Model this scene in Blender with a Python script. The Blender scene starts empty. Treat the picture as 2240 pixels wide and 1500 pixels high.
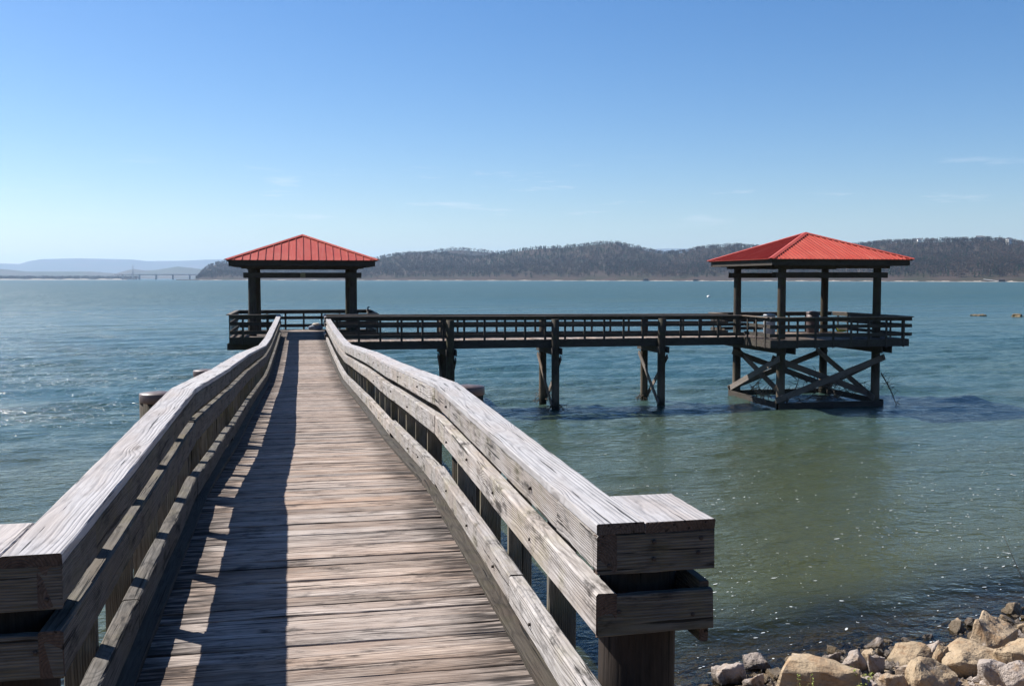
import bpy, bmesh, math, random
import numpy as np
from math import sin, cos, atan, atan2, radians, pi, sqrt, exp
from mathutils import Vector, Matrix

# ------------------------------------------------------------------ camera, sky, sun, exposure
SC = bpy.context.scene
COL = SC.collection
EYE = 5.5                                   # metres above the lake
F, CX, CY, Y0 = 2192.0, 1120.0, 750.0, 609.0
YAW = atan(455.0 / F)
PITCH = atan((CY - Y0) / F)
cam_d = bpy.data.cameras.new('camera'); cam = bpy.data.objects.new('camera', cam_d); COL.objects.link(cam)
cam_d.sensor_width = 36.0; cam_d.lens = 36.0 * F / 2240.0
cam_d.clip_start = 0.05; cam_d.clip_end = 90000.0
cam.location = (0, 0, EYE); cam.rotation_euler = (pi / 2 - PITCH, 0, -YAW)
SC.camera = cam

SUN_EL = radians(44.6); SUN_AZ = radians(-50.0)      # clockwise from +Y
world = bpy.data.worlds.new('World'); SC.world = world; world.use_nodes = True
wn = world.node_tree; wn.nodes.clear()
def wnode(t, **k):
    n = wn.nodes.new(t)
    for a, b in k.items(): setattr(n, a, b)
    return n
w_out = wnode('ShaderNodeOutputWorld'); w_bg = wnode('ShaderNodeBackground')
w_sky = wnode('ShaderNodeTexSky', sky_type='NISHITA', sun_disc=False)
w_sky.sun_elevation = SUN_EL; w_sky.sun_rotation = SUN_AZ % (2 * pi)
w_sky.altitude = 200; w_sky.air_density = 1.0; w_sky.dust_density = 0.6; w_sky.ozone_density = 4.0
w_bg.inputs['Strength'].default_value = 0.061
# a few thin wisps of fair-weather cloud low over the horizon, all the way round
w_tc = wnode('ShaderNodeTexCoord'); w_map = wnode('ShaderNodeMapping'); w_map.inputs['Scale'].default_value = (5.0, 5.0, 42.0)
w_noise = wnode('ShaderNodeTexNoise'); w_noise.inputs['Scale'].default_value = 1.7; w_noise.inputs['Detail'].default_value = 6; w_noise.inputs['Roughness'].default_value = 0.6
w_ramp = wnode('ShaderNodeValToRGB'); w_ramp.color_ramp.elements[0].position = 0.585; w_ramp.color_ramp.elements[1].position = 0.74
w_ramp.color_ramp.elements[1].color = (0.5, 0.5, 0.5, 1)
w_sep = wnode('ShaderNodeSeparateXYZ'); w_band = wnode('ShaderNodeValToRGB')
e = w_band.color_ramp.elements; e[0].position = 0.045; e[0].color = (0, 0, 0, 1); e[1].position = 0.068; e[1].color = (1, 1, 1, 1)
a = e.new(0.085); a.color = (1, 1, 1, 1); a = e.new(0.12); a.color = (0, 0, 0, 1)
w_mul = wnode('ShaderNodeMath', operation='MULTIPLY'); w_mix = wnode('ShaderNodeMix', data_type='RGBA')
w_mix.inputs[7].default_value = (8.5, 8.6, 9.0, 1)
L = wn.links.new
L(w_tc.outputs['Generated'], w_map.inputs['Vector']); L(w_map.outputs[0], w_noise.inputs['Vector']); L(w_noise.outputs['Fac'], w_ramp.inputs[0])
L(w_tc.outputs['Generated'], w_sep.inputs[0]); L(w_sep.outputs['Z'], w_band.inputs[0])
L(w_ramp.outputs[0], w_mul.inputs[0]); L(w_band.outputs[0], w_mul.inputs[1]); L(w_mul.outputs[0], w_mix.inputs[0])
w_hs = wnode('ShaderNodeHueSaturation'); w_hs.inputs['Saturation'].default_value = 1.30; w_hs.inputs['Hue'].default_value = 0.506; L(w_sky.outputs[0], w_hs.inputs['Color']); L(w_hs.outputs[0], w_mix.inputs[6]); L(w_mix.outputs[2], w_bg.inputs['Color']); L(w_bg.outputs[0], w_out.inputs['Surface'])

sun_d = bpy.data.lights.new('sun', 'SUN'); sun = bpy.data.objects.new('sun', sun_d); COL.objects.link(sun)
sun_d.energy = 5.0; sun_d.angle = radians(0.53); sun_d.color = (1.0, 0.955, 0.89)
SUN_DIR = Vector((sin(SUN_AZ) * cos(SUN_EL), cos(SUN_AZ) * cos(SUN_EL), sin(SUN_EL)))
sun.rotation_euler = SUN_DIR.to_track_quat('Z', 'Y').to_euler(); sun.location = (-30, 20, 60)

vs = SC.view_settings
vs.view_transform = 'Standard'; vs.look = 'None'; vs.gamma = 1.0; vs.exposure = 1.05; vs.use_curve_mapping = False
cy = SC.cycles
cy.use_denoising = True; cy.max_bounces = 6; cy.diffuse_bounces = 3; cy.glossy_bounces = 3; cy.transparent_max_bounces = 8
cy.transmission_bounces = 3; cy.volume_bounces = 0; cy.caustics_reflective = False; cy.caustics_refractive = False
cy.sample_clamp_indirect = 6.0; cy.use_adaptive_sampling = True

# pixels of the photograph to directions (each distance comes from what the thing stands on)
_fw = np.array([sin(YAW) * cos(PITCH), cos(YAW) * cos(PITCH), -sin(PITCH)]); _rt = np.array([cos(YAW), -sin(YAW), 0.0]); _up = np.cross(_rt, _fw)
def ray(x, y): return _fw * F + _rt * (x - CX) - _up * (y - CY)
def at_z(x, y, z):
    d = ray(x, y); t = (z - EYE) / d[2]; return Vector((d[0] * t, d[1] * t, z))
def at_y(x, y, Y):
    d = ray(x, y); t = Y / d[1]; return Vector((d[0] * t, Y, EYE + d[2] * t))
def at_r(x, y, R):
    d = ray(x, y); t = R / sqrt(d[0] ** 2 + d[1] ** 2); return Vector((d[0] * t, d[1] * t, EYE + d[2] * t))

rng = random.Random(7)
nrng = np.random.default_rng(11)

# ------------------------------------------------------------------ object helpers
def tag(o, label=None, cat=None, group=None, kind=None):
    if label: o['label'] = label
    if cat: o['category'] = cat
    if group: o['group'] = group
    if kind: o['kind'] = kind
    return o
def thing(name, loc, label, cat, group=None):
    o = bpy.data.objects.new(name, None); COL.objects.link(o); o.location = loc; o.empty_display_size = 0.3
    return tag(o, label, cat, group)
def link(name, me, parent=None, mat=None, matrix=None):
    o = bpy.data.objects.new(name, me); COL.objects.link(o)
    if mat is not None and len(me.materials) == 0: me.materials.append(mat)
    if matrix is not None: o.matrix_world = matrix
    if parent is not None:
        off = Vector((0, 0, 0)); p = parent
        M = matrix if matrix is not None else Matrix()
        P = Matrix()
        chain = []
        while p is not None: chain.append(p); p = p.parent
        for q in reversed(chain): P = P @ q.matrix_basis
        o.parent = parent; o.matrix_basis = P.inverted() @ M
    return o
def mesh(verts, faces, smooth=False, name='m'):
    me = bpy.data.meshes.new(name); me.from_pydata([tuple(v) for v in verts], [], faces); me.validate(); me.update()
    if smooth: me.polygons.foreach_set('use_smooth', [True] * len(me.polygons))
    return me
def np_mesh(V, Fc, smooth=False, name='m'):
    """V (n,3) array, Fc (m,k) array of equal-sized faces"""
    me = bpy.data.meshes.new(name); m, k = Fc.shape
    me.vertices.add(len(V)); me.vertices.foreach_set('co', V.astype(np.float32).ravel())
    me.loops.add(m * k); me.loops.foreach_set('vertex_index', Fc.astype(np.int32).ravel())
    me.polygons.add(m); me.polygons.foreach_set('loop_start', np.arange(0, m * k, k, dtype=np.int32))
    try: me.polygons.foreach_set('loop_total', np.full(m, k, dtype=np.int32))
    except Exception: pass
    me.polygons.foreach_set('use_smooth', np.full(m, smooth, dtype=bool))
    me.update(calc_edges=True); me.validate(); return me

_bcache = {}
def board_mesh(l, w, t, segs=2, wear=0.003, var=0, mat=None, bev=None):
    """a sawn board along local x: an eight-sided section with softened, uneven arrises"""
    key = (round(l, 2), w, t, segs, wear, var, mat.name if mat else '')
    if key in _bcache: return _bcache[key]
    r = random.Random(str(key)); b = bev if bev is not None else min(w, t) * 0.10
    prof = [(-w/2+b, -t/2), (w/2-b, -t/2), (w/2, -t/2+b), (w/2, t/2-b), (w/2-b, t/2), (-w/2+b, t/2), (-w/2, t/2-b), (-w/2, -t/2+b)]
    V = []; Fc = []
    bow = [r.uniform(-1, 1) * wear * 0.8 for _ in range(4)]
    for i in range(segs + 1):
        f = i / segs; x = (f - 0.5) * l
        dy = bow[0] * sin(f * pi) + bow[1] * sin(f * 2 * pi); dz = bow[2] * sin(f * pi)
        for (y, z) in prof:
            V.append((x + (r.uniform(-wear, wear) if i in (0, segs) else 0), y + dy + r.uniform(-wear, wear) * 0.5, z + dz + r.uniform(-wear, wear) * 0.35))
    for i in range(segs):
        for k in range(8):
            a_ = i * 8 + k; b_ = i * 8 + (k + 1) % 8
            Fc.append((a_, a_ + 8, b_ + 8, b_))
    Fc.append(tuple(range(8))); Fc.append(tuple(segs * 8 + k for k in reversed(range(8))))
    me = mesh(V, Fc)
    if mat:
        me.materials.append(mat); me.materials.append(M_END if mat in ENDGRAIN else mat)
        n_ = len(me.polygons); me.polygons[n_ - 1].material_index = 1; me.polygons[n_ - 2].material_index = 1
    _bcache[key] = me
    return me
def frame(p0, p1, up=(0, 0, 1)):
    p0 = Vector(p0); p1 = Vector(p1); x = (p1 - p0); l = x.length; x.normalize(); u = Vector(up)
    y = u.cross(x); y.normalize(); z = x.cross(y)
    M = Matrix((x, y, z)).transposed().to_4x4(); M.translation = (p0 + p1) / 2
    return M, l
def board(name, p0, p1, w, t, mat, parent, up=(0, 0, 1), segs=2, wear=0.003, var=None):
    """board from p0 to p1 along its centre line; w = across, t = along 'up'"""
    M, l = frame(p0, p1, up)
    if var is None: var = rng.randrange(4)
    return link(name, board_mesh(l, w, t, segs, wear, var, mat), parent, None, M)
_pcache = {}
def pole_mesh(l, r0, r1, n=14, segs=6, var=0, mat=None, wear=0.02):
    key = (round(l, 2), r0, r1, n, segs, var, mat.name if mat else '')
    if key in _pcache: return _pcache[key]
    r = random.Random(str(key)); V = []; Fc = []
    ph = r.uniform(0, 6); lob = [r.uniform(-wear, wear) for _ in range(n)]
    for i in range(segs + 1):
        f = i / segs; rad = r0 + (r1 - r0) * f
        ox = 0.012 * sin(f * 3 + ph); oy = 0.012 * cos(f * 2.3 + ph)
        for k in range(n):
            a_ = 2 * pi * k / n; rr = rad * (1 + lob[k] + r.uniform(-wear, wear) * 0.4)
            V.append((ox + rr * cos(a_), oy + rr * sin(a_), f * l))
    for i in range(segs):
        for k in range(n):
            Fc.append((i * n + k, i * n + (k + 1) % n, (i + 1) * n + (k + 1) % n, (i + 1) * n + k))
    Fc.append(tuple(reversed(range(n)))); Fc.append(tuple(segs * n + k for k in range(n)))
    me = mesh(V, Fc, True)
    me.polygons[len(Fc) - 1].use_smooth = False
    if mat: me.materials.append(mat)
    _pcache[key] = me
    return me
def pole(name, base, top, r0, r1, mat, parent, n=14, segs=6):
    b = Vector(base); tp = Vector(top); z = tp - b; l = z.length
    q = z.to_track_quat('Z', 'Y'); M = q.to_matrix().to_4x4(); M.translation = b
    return link(name, pole_mesh(l, r0, r1, n, segs, rng.randrange(5), mat), parent, None, M)
def lathe(prof, n=20, smooth=True):
    V = []; Fc = []
    for (r, z) in prof:
        for k in range(n): V.append((r * cos(2*pi*k/n), r * sin(2*pi*k/n), z))
    for i in range(len(prof) - 1):
        for k in range(n): Fc.append((i*n+k, i*n+(k+1) % n, (i+1)*n+(k+1) % n, (i+1)*n+k))
    Fc.append(tuple(reversed(range(n)))); Fc.append(tuple((len(prof)-1)*n+k for k in range(n)))
    return mesh(V, Fc, smooth)
def tubes(paths, n=5):
    """one mesh of tapering tubes; each path is a list of (Vector, radius)"""
    V = []; Fc = []
    for path in paths:
        b0 = len(V)
        for i, (p, r) in enumerate(path):
            q = path[min(i + 1, len(path) - 1)][0] - path[max(i - 1, 0)][0]
            if q.length < 1e-6: q = Vector((0, 0, 1))
            q.normalize(); s = q.orthogonal().normalized(); u = q.cross(s)
            for k in range(n):
                a_ = 2 * pi * k / n; V.append(p + (s * cos(a_) + u * sin(a_)) * r)
        for i in range(len(path) - 1):
            for k in range(n): Fc.append((b0+i*n+k, b0+i*n+(k+1) % n, b0+(i+1)*n+(k+1) % n, b0+(i+1)*n+k))
        Fc.append(tuple(b0 + k for k in reversed(range(n)))); Fc.append(tuple(b0 + (len(path)-1)*n + k for k in range(n)))
    return mesh(V, Fc, True)

# ------------------------------------------------------------------ materials
class NT:
    def __init__(self, name, rough=0.8, spec=0.3):
        self.m = bpy.data.materials.new(name); self.m.use_nodes = True
        self.t = self.m.node_tree; self.b = self.t.nodes['Principled BSDF']
        self.b.inputs['Roughness'].default_value = rough; self.b.inputs['Specular IOR Level'].default_value = spec
        self.out = self.t.nodes['Material Output']
    def n(self, t, **k):
        x = self.t.nodes.new(t)
        for a_, b_ in k.items(): setattr(x, a_, b_)
        return x
    def l(self, a_, b_): self.t.links.new(a_, b_)
    def math(self, op, a_, b_=None, c_=None, clamp=False):
        x = self.n('ShaderNodeMath', operation=op, use_clamp=clamp)
        for i, v in enumerate((a_, b_, c_)):
            if v is None: continue
            if isinstance(v, (int, float)): x.inputs[i].default_value = v
            else: self.l(v, x.inputs[i])
        return x.outputs[0]
    def mix(self, fac, a_, b_, blend='MIX'):
        x = self.n('ShaderNodeMix', data_type='RGBA', blend_type=blend)
        for s, v in ((x.inputs[0], fac), (x.inputs[6], a_), (x.inputs[7], b_)):
            if isinstance(v, (int, float)): s.default_value = v
            elif isinstance(v, tuple): s.default_value = v if len(v) == 4 else v + (1,)
            else: self.l(v, s)
        return x.outputs[2]
    def scale(self, v, s):
        x = self.n('ShaderNodeVectorMath', operation='MULTIPLY'); self.l(v, x.inputs[0]); x.inputs[1].default_value = s; return x.outputs[0]
    def noise(self, v, sc=1.0, det=2.0, ro=0.5, dist=0.0):
        x = self.n('ShaderNodeTexNoise'); x.inputs['Scale'].default_value = sc; x.inputs['Detail'].default_value = det
        x.inputs['Roughness'].default_value = ro; x.inputs['Distortion'].default_value = dist
        if v is not None: self.l(v, x.inputs['Vector'])
        return x.outputs['Fac']
    def ramp(self, f, p0, p1, smooth=True):
        x = self.n('ShaderNodeMapRange', interpolation_type='SMOOTHSTEP' if smooth else 'LINEAR'); self.l(f, x.inputs[0])
        x.inputs[1].default_value = p0; x.inputs[2].default_value = p1; return x.outputs[0]
    def bump(self, h, strength=0.5, dist=0.01, prev=None):
        x = self.n('ShaderNodeBump'); x.inputs['Strength'].default_value = strength; x.inputs['Distance'].default_value = dist
        self.l(h, x.inputs['Height'])
        if prev is not None: self.l(prev, x.inputs['Normal'])
        return x.outputs[0]
    def obj(self):
        return self.n('ShaderNodeTexCoord').outputs['Object']
    def rnd(self):
        return self.n('ShaderNodeObjectInfo').outputs['Random']
    def base(self, c):
        if isinstance(c, tuple): self.b.inputs['Base Color'].default_value = c if len(c) == 4 else c + (1,)
        else: self.l(c, self.b.inputs['Base Color'])
    def normal(self, o): self.l(o, self.b.inputs['Normal'])

def wood(name, light, dark, brown, freq=620.0, fine_amt=0.4, fib_amt=0.75, stain_amt=0.5, crack_amt=0.9, ring_amt=0.5, moss=None, moss_amt=0.0, end_dirt=None, bump=0.8, tone=0.35, rough=0.85, vertical=False, tide=False):
    """weathered softwood: growth rings round a pith line, knots, checks along the grain, mildew"""
    light, dark, brown = [tuple(v * 0.88 for v in c_) for c_ in (light, dark, brown)]
    k = NT(name, rough, 0.22)
    o0 = k.obj(); r = k.rnd()
    if vertical:
        s_ = k.n('ShaderNodeSeparateXYZ'); k.l(o0, s_.inputs[0]); c_ = k.n('ShaderNodeCombineXYZ')
        k.l(s_.outputs[2], c_.inputs[0]); k.l(s_.outputs[0], c_.inputs[1]); k.l(s_.outputs[1], c_.inputs[2]); o0 = c_.outputs[0]
    off = k.n('ShaderNodeCombineXYZ')
    k.l(k.math('MULTIPLY', r, 91.0), off.inputs[0]); k.l(k.math('MULTIPLY', r, 0.0), off.inputs[1]); k.l(k.math('MULTIPLY', r, 0.0), off.inputs[2])
    add = k.n('ShaderNodeVectorMath', operation='ADD'); k.l(o0, add.inputs[0]); k.l(off.outputs[0], add.inputs[1]); P = add.outputs[0]
    r2 = k.math('FRACT', k.math('MULTIPLY', r, 17.31)); r3 = k.math('FRACT', k.math('MULTIPLY', r, 43.7))
    n1 = k.noise(k.scale(P, (0.55, 2.0, 2.0)), 1.0, 2.0, 0.45)
    n2 = k.noise(k.scale(P, (0.7, 1.6, 1.6)), 1.7, 1.5, 0.45)
    sep = k.n('ShaderNodeSeparateXYZ'); k.l(o0, sep.inputs[0])
    yy = k.math('ADD', sep.outputs[1], k.math('ADD', k.math('MULTIPLY', k.math('SUBTRACT', r2, 0.5), 0.12), k.math('MULTIPLY', k.math('SUBTRACT', n1, 0.5), 0.06)))
    zz = k.math('ADD', sep.outputs[2], k.math('ADD', k.math('ADD', k.math('MULTIPLY', r3, 0.05), 0.02), k.math('MULTIPLY', k.math('SUBTRACT', n2, 0.5), 0.07)))
    # knots
    vo = k.n('ShaderNodeTexVoronoi'); vo.inputs['Scale'].default_value = 1.0; vo.inputs['Randomness'].default_value = 1.0
    k.l(k.scale(P, (1.25, 4.2, 4.2)), vo.inputs['Vector'])
    kd = vo.outputs['Distance']; knot = k.ramp(kd, 0.30, 0.02); core = k.ramp(kd, 0.115, 0.06)
    rad = k.math('SQRT', k.math('ADD', k.math('MULTIPLY', yy, yy), k.math('MULTIPLY', zz, zz)))
    rad = k.math('ADD', rad, k.math('MULTIPLY', knot, 0.035))
    fine = k.noise(k.scale(P, (6.0, 160.0, 160.0)), 1.0, 3.0, 0.6)
    ring = k.math('SINE', k.math('ADD', k.math('MULTIPLY', rad, freq), k.math('MULTIPLY', fine, 1.4)))
    ring = k.math('POWER', k.math('ADD', k.math('MULTIPLY', ring, 0.5), 0.5), 2.5)
    fib = k.noise(k.scale(P, (3.0, 75.0, 75.0)), 1.0, 4.0, 0.65)
    checks = k.ramp(k.noise(k.scale(P, (1.1, 42.0, 42.0)), 1.0, 3.0, 0.6, 0.15), 0.625, 0.675)
    big = k.noise(k.scale(P, (0.9, 3.5, 3.5)), 1.3, 4.0, 0.6)
    med = k.noise(k.scale(P, (4.0, 14.0, 14.0)), 1.2, 5.0, 0.7)
    c = k.mix(k.math('MULTIPLY', ring, ring_amt), light, dark)
    c = k.mix(k.math('MULTIPLY', k.ramp(fib, 0.42, 0.66), fib_amt), c, dark)
    c = k.mix(k.math('MULTIPLY', k.ramp(fine, 0.48, 0.68), fine_amt), c, dark)
    c = k.mix(k.math('MULTIPLY', k.ramp(big, 0.40, 0.66), 0.65), c, brown, 'MIX')
    dk = tuple(x * 0.28 for x in dark)
    c = k.mix(k.math('MULTIPLY', k.math('MULTIPLY', k.ramp(med, 0.46, 0.66), k.ramp(k.noise(P, 2.3, 3.0, 0.6), 0.42, 0.60)), stain_amt), c, dk)
    if end_dirt:
        ax = k.math('ABSOLUTE', sep.outputs[0])
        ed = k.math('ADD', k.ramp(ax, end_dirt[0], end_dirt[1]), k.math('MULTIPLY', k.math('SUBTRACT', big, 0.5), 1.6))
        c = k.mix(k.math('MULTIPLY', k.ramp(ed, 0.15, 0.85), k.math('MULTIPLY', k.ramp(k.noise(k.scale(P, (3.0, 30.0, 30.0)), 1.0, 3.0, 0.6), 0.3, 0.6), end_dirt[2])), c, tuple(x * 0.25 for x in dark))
    if moss:
        c = k.mix(k.math('MULTIPLY', k.ramp(k.noise(P, 4.0, 4.0, 0.65), 0.45, 0.68), moss_amt), c, moss)
    c = k.mix(k.math('MULTIPLY', core, 0.7), c, tuple(x * 0.45 for x in brown))
    c = k.mix(k.math('MULTIPLY', checks, crack_amt), c, tuple(x * 0.10 for x in dark))
    val = k.n('ShaderNodeHueSaturation'); k.l(c, val.inputs['Color'])
    k.l(k.math('ADD', 1.0 - tone / 2, k.math('MULTIPLY', r2, tone)), val.inputs['Value']); k.l(k.math('ADD', 0.75, k.math('MULTIPLY', r3, 0.5)), val.inputs['Saturation'])
    cc = val.outputs[0]
    if tide:                                          # dried silt band above a black, slimy waterline
        g_ = k.n('ShaderNodeNewGeometry'); sz_ = k.n('ShaderNodeSeparateXYZ'); k.l(g_.outputs['Position'], sz_.inputs[0])
        zz_ = k.math('ADD', sz_.outputs[2], k.math('MULTIPLY', k.math('SUBTRACT', med, 0.5), 0.5))
        cc = k.mix(k.math('MULTIPLY', k.math('MULTIPLY', k.ramp(zz_, 1.7, 0.8), k.ramp(zz_, -0.1, 0.5)), 0.5), cc, (0.17, 0.135, 0.10))
        cc = k.mix(k.math('MULTIPLY', k.ramp(zz_, 0.45, 0.12), 0.85), cc, (0.014, 0.015, 0.009))
    k.base(cc)
    h = k.math('SUBTRACT', k.math('ADD', k.math('MULTIPLY', fib, 0.5), k.math('MULTIPLY', ring, -0.35)), k.math('MULTIPLY', checks, 1.1))
    h = k.math('ADD', h, k.math('MULTIPLY', med, 0.35))
    k.normal(k.bump(h, bump, 0.006))
    return k.m

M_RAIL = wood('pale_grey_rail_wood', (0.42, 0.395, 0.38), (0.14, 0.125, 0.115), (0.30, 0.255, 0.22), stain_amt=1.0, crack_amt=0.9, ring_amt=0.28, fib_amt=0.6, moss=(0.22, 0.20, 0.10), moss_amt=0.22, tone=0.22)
M_RAILDARK = wood('mildewed_rail_wood', (0.135, 0.122, 0.108), (0.036, 0.033, 0.030), (0.10, 0.08, 0.06), stain_amt=1.0, crack_amt=0.9, ring_amt=0.4, moss=(0.12, 0.105, 0.05), moss_amt=0.25, tone=0.25)  # mildewed wood, darkened further to paint in the shade on the unlit boards
M_CAP = wood('pale_grey_cap_wood', (0.43, 0.415, 0.42), (0.20, 0.19, 0.19), (0.36, 0.315, 0.29), freq=400.0, fine_amt=0.15, fib_amt=0.5, stain_amt=0.3, crack_amt=0.8, ring_amt=0.36, tone=0.15)
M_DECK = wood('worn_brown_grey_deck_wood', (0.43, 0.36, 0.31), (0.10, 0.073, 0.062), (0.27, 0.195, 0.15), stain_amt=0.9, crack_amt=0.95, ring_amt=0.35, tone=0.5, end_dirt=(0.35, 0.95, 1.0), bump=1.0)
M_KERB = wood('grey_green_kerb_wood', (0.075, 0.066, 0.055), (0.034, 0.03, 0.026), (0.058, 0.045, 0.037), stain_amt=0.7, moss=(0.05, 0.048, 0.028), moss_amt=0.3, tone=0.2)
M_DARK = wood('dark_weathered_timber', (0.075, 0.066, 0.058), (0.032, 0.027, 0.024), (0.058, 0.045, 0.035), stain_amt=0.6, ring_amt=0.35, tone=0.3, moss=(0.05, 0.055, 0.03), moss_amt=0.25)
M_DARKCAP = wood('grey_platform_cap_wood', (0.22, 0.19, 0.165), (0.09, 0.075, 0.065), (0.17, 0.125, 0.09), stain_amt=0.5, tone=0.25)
M_PILE = wood('creosoted_pile_wood', (0.070, 0.056, 0.042), (0.028, 0.022, 0.018), (0.055, 0.036, 0.022), stain_amt=0.5, ring_amt=0.2, tone=0.25, moss=(0.055, 0.065, 0.03), moss_amt=0.45, vertical=True, tide=True)
M_PILEDARK = wood('black_creosoted_post', (0.034, 0.025, 0.020), (0.015, 0.011, 0.009), (0.028, 0.016, 0.010), stain_amt=0.4, ring_amt=0.3, tone=0.2, vertical=True)
M_BALUSTER = wood('treated_baluster_wood', (0.21, 0.19, 0.15), (0.085, 0.075, 0.058), (0.14, 0.11, 0.075), stain_amt=0.5, tone=0.25, moss=(0.12, 0.115, 0.045), moss_amt=0.35)

M_END = wood('weathered_end_grain', (0.10, 0.072, 0.058), (0.045, 0.032, 0.026), (0.08, 0.05, 0.038), stain_amt=0.6, ring_amt=0.5, tone=0.2)
ENDGRAIN = (M_CAP, M_RAIL, M_RAILDARK)
k = NT('brown_plastic_pile_cap', 0.45, 0.5); k.base(k.mix(k.ramp(k.noise(k.obj(), 9.0, 4.0), 0.45, 0.75), (0.075, 0.05, 0.045), (0.14, 0.11, 0.10))); M_PCAP = k.m

k = NT('red_painted_metal', 0.55, 0.3)
P_ = k.obj(); r_ = k.rnd()
c_ = k.mix(k.ramp(k.noise(P_, 1.1, 4.0, 0.6), 0.35, 0.75), (0.33, 0.043, 0.026), (0.36, 0.068, 0.043))
c_ = k.mix(k.math('MULTIPLY', k.ramp(k.noise(k.scale(P_, (9.0, 1.0, 9.0)), 1.0, 4.0, 0.6), 0.50, 0.75), 0.5), c_, (0.25, 0.04, 0.03))
c_ = k.mix(k.math('MULTIPLY', k.ramp(k.noise(k.scale(P_, (14.0, 0.8, 14.0)), 1.0, 3.0, 0.6), 0.52, 0.70), 0.35), c_, (0.40, 0.145, 0.11))
hs = k.n('ShaderNodeHueSaturation'); k.l(c_, hs.inputs['Color']); k.l(k.math('ADD', 0.93, k.math('MULTIPLY', r_, 0.14)), hs.inputs['Value'])
k.base(hs.outputs[0]); k.normal(k.bump(k.noise(P_, 2.5, 2.0), 0.25, 0.01)); M_ROOF = k.m

k = NT('limestone_rock', 0.9, 0.2)
P_ = k.obj(); r_ = k.rnd(); ad = k.n('ShaderNodeVectorMath', operation='ADD'); k.l(P_, ad.inputs[0])
cb = k.n('ShaderNodeCombineXYZ'); k.l(k.math('MULTIPLY', r_, 57.0), cb.inputs[0]); k.l(cb.outputs[0], ad.inputs[1]); P_ = ad.outputs[0]
r2_ = k.math('FRACT', k.math('MULTIPLY', r_, 23.7))
c_ = k.mix(k.ramp(r2_, 0.15, 0.75), (0.34, 0.26, 0.172), (0.34, 0.29, 0.255))
c_ = k.mix(k.ramp(k.noise(P_, 2.2, 5.0, 0.65), 0.47, 0.72), c_, (0.27, 0.175, 0.10))
c_ = k.mix(k.math('MULTIPLY', k.ramp(k.noise(P_, 9.0, 5.0, 0.7), 0.52, 0.72), 0.6), c_, (0.16, 0.12, 0.085))
c_ = k.mix(k.math('MULTIPLY', k.ramp(k.noise(P_, 4.0, 3.0, 0.6), 0.60, 0.75), 0.45), c_, (0.46, 0.43, 0.41))
geo = k.n('ShaderNodeNewGeometry'); sp = k.n('ShaderNodeSeparateXYZ'); k.l(geo.outputs['Position'], sp.inputs[0])
wet = k.ramp(k.math('ADD', sp.outputs[2], k.math('MULTIPLY', k.math('SUBTRACT', k.noise(P_, 3.0, 3.0), 0.5), 0.25)), 0.20, 0.06)
c_ = k.mix(wet, c_, k.mix(0.72, c_, (0.035, 0.025, 0.012)))
k.base(c_); k.l(k.math('SUBTRACT', 0.9, k.math('MULTIPLY', wet, 0.6)), k.b.inputs['Roughness'])
hh = k.math('ADD', k.noise(P_, 7.0, 7.0, 0.65), k.math('MULTIPLY', k.noise(k.scale(P_, (3.0, 3.0, 22.0)), 1.0, 4.0), 0.5))
k.normal(k.bump(hh, 1.0, 0.045)); M_ROCK = k.m

k = NT('bank_gravel', 0.95, 0.15); P_ = k.obj()
vo = k.n('ShaderNodeTexVoronoi'); vo.inputs['Scale'].default_value = 14.0; k.l(P_, vo.inputs['Vector'])
c_ = k.mix(k.noise(P_, 1.5, 5.0, 0.6), (0.20, 0.14, 0.09), (0.34, 0.28, 0.21)); c_ = k.mix(k.math('MULTIPLY', vo.outputs['Distance'], 0.7), c_, (0.09, 0.065, 0.04))
k.base(c_); k.normal(k.bump(k.math('ADD', vo.outputs['Distance'], k.noise(P_, 20.0, 4.0)), 0.9, 0.04)); M_GRAVEL = k.m

def plain(name, col, rough=0.7, spec=0.3, var=0.3, sc=6.0):
    k = NT(name, rough, spec); k.base(k.mix(k.ramp(k.noise(k.obj(), sc, 4.0, 0.6), 0.35, 0.75), col, tuple(x * (1 - var) for x in col))); return k.m
M_BARREL = plain('grey_plastic', (0.30, 0.32, 0.34), 0.5); M_BARREL2 = plain('brown_plastic', (0.10, 0.07, 0.065), 0.55)
M_LROCK = plain('wet_brown_lake_rock', (0.16, 0.115, 0.06), 0.7, 0.3, 0.75, 1.5); M_PLATE = plain('faded_olive_plate', (0.20, 0.19, 0.12), 0.7); M_TARP = plain('blue_grey_tarp', (0.12, 0.155, 0.22), 0.6, 0.3, 0.4, 9.0); M_TARPTOP = plain('tan_canvas', (0.42, 0.36, 0.30), 0.8)
M_YELLOW = plain('yellow_green_plastic', (0.30, 0.30, 0.03), 0.5); M_WHITE = plain('white_plastic', (0.75, 0.74, 0.70), 0.4)
M_BIRD = plain('black_feather', (0.012, 0.012, 0.014), 0.6); M_BIRDW = plain('white_feather', (0.7, 0.7, 0.68), 0.8)
M_TWIG = plain('wet_driftwood', (0.085, 0.06, 0.04), 0.7, 0.3, 0.5, 12.0); M_TWIGL = plain('bleached_driftwood', (0.30, 0.21, 0.13), 0.8, 0.2, 0.4, 12.0)
M_WEED = plain('yellow_green_weed_leaf', (0.17, 0.20, 0.035), 0.7, 0.3, 0.5, 30.0); M_STEM = plain('weed_stem', (0.14, 0.10, 0.05), 0.8)
M_CONC = plain('pale_concrete', (0.34, 0.34, 0.33), 0.85, 0.2, 0.2, 0.05); M_STEEL = plain('galvanised_steel', (0.28, 0.29, 0.30), 0.5, 0.4, 0.2, 0.1)
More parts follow.
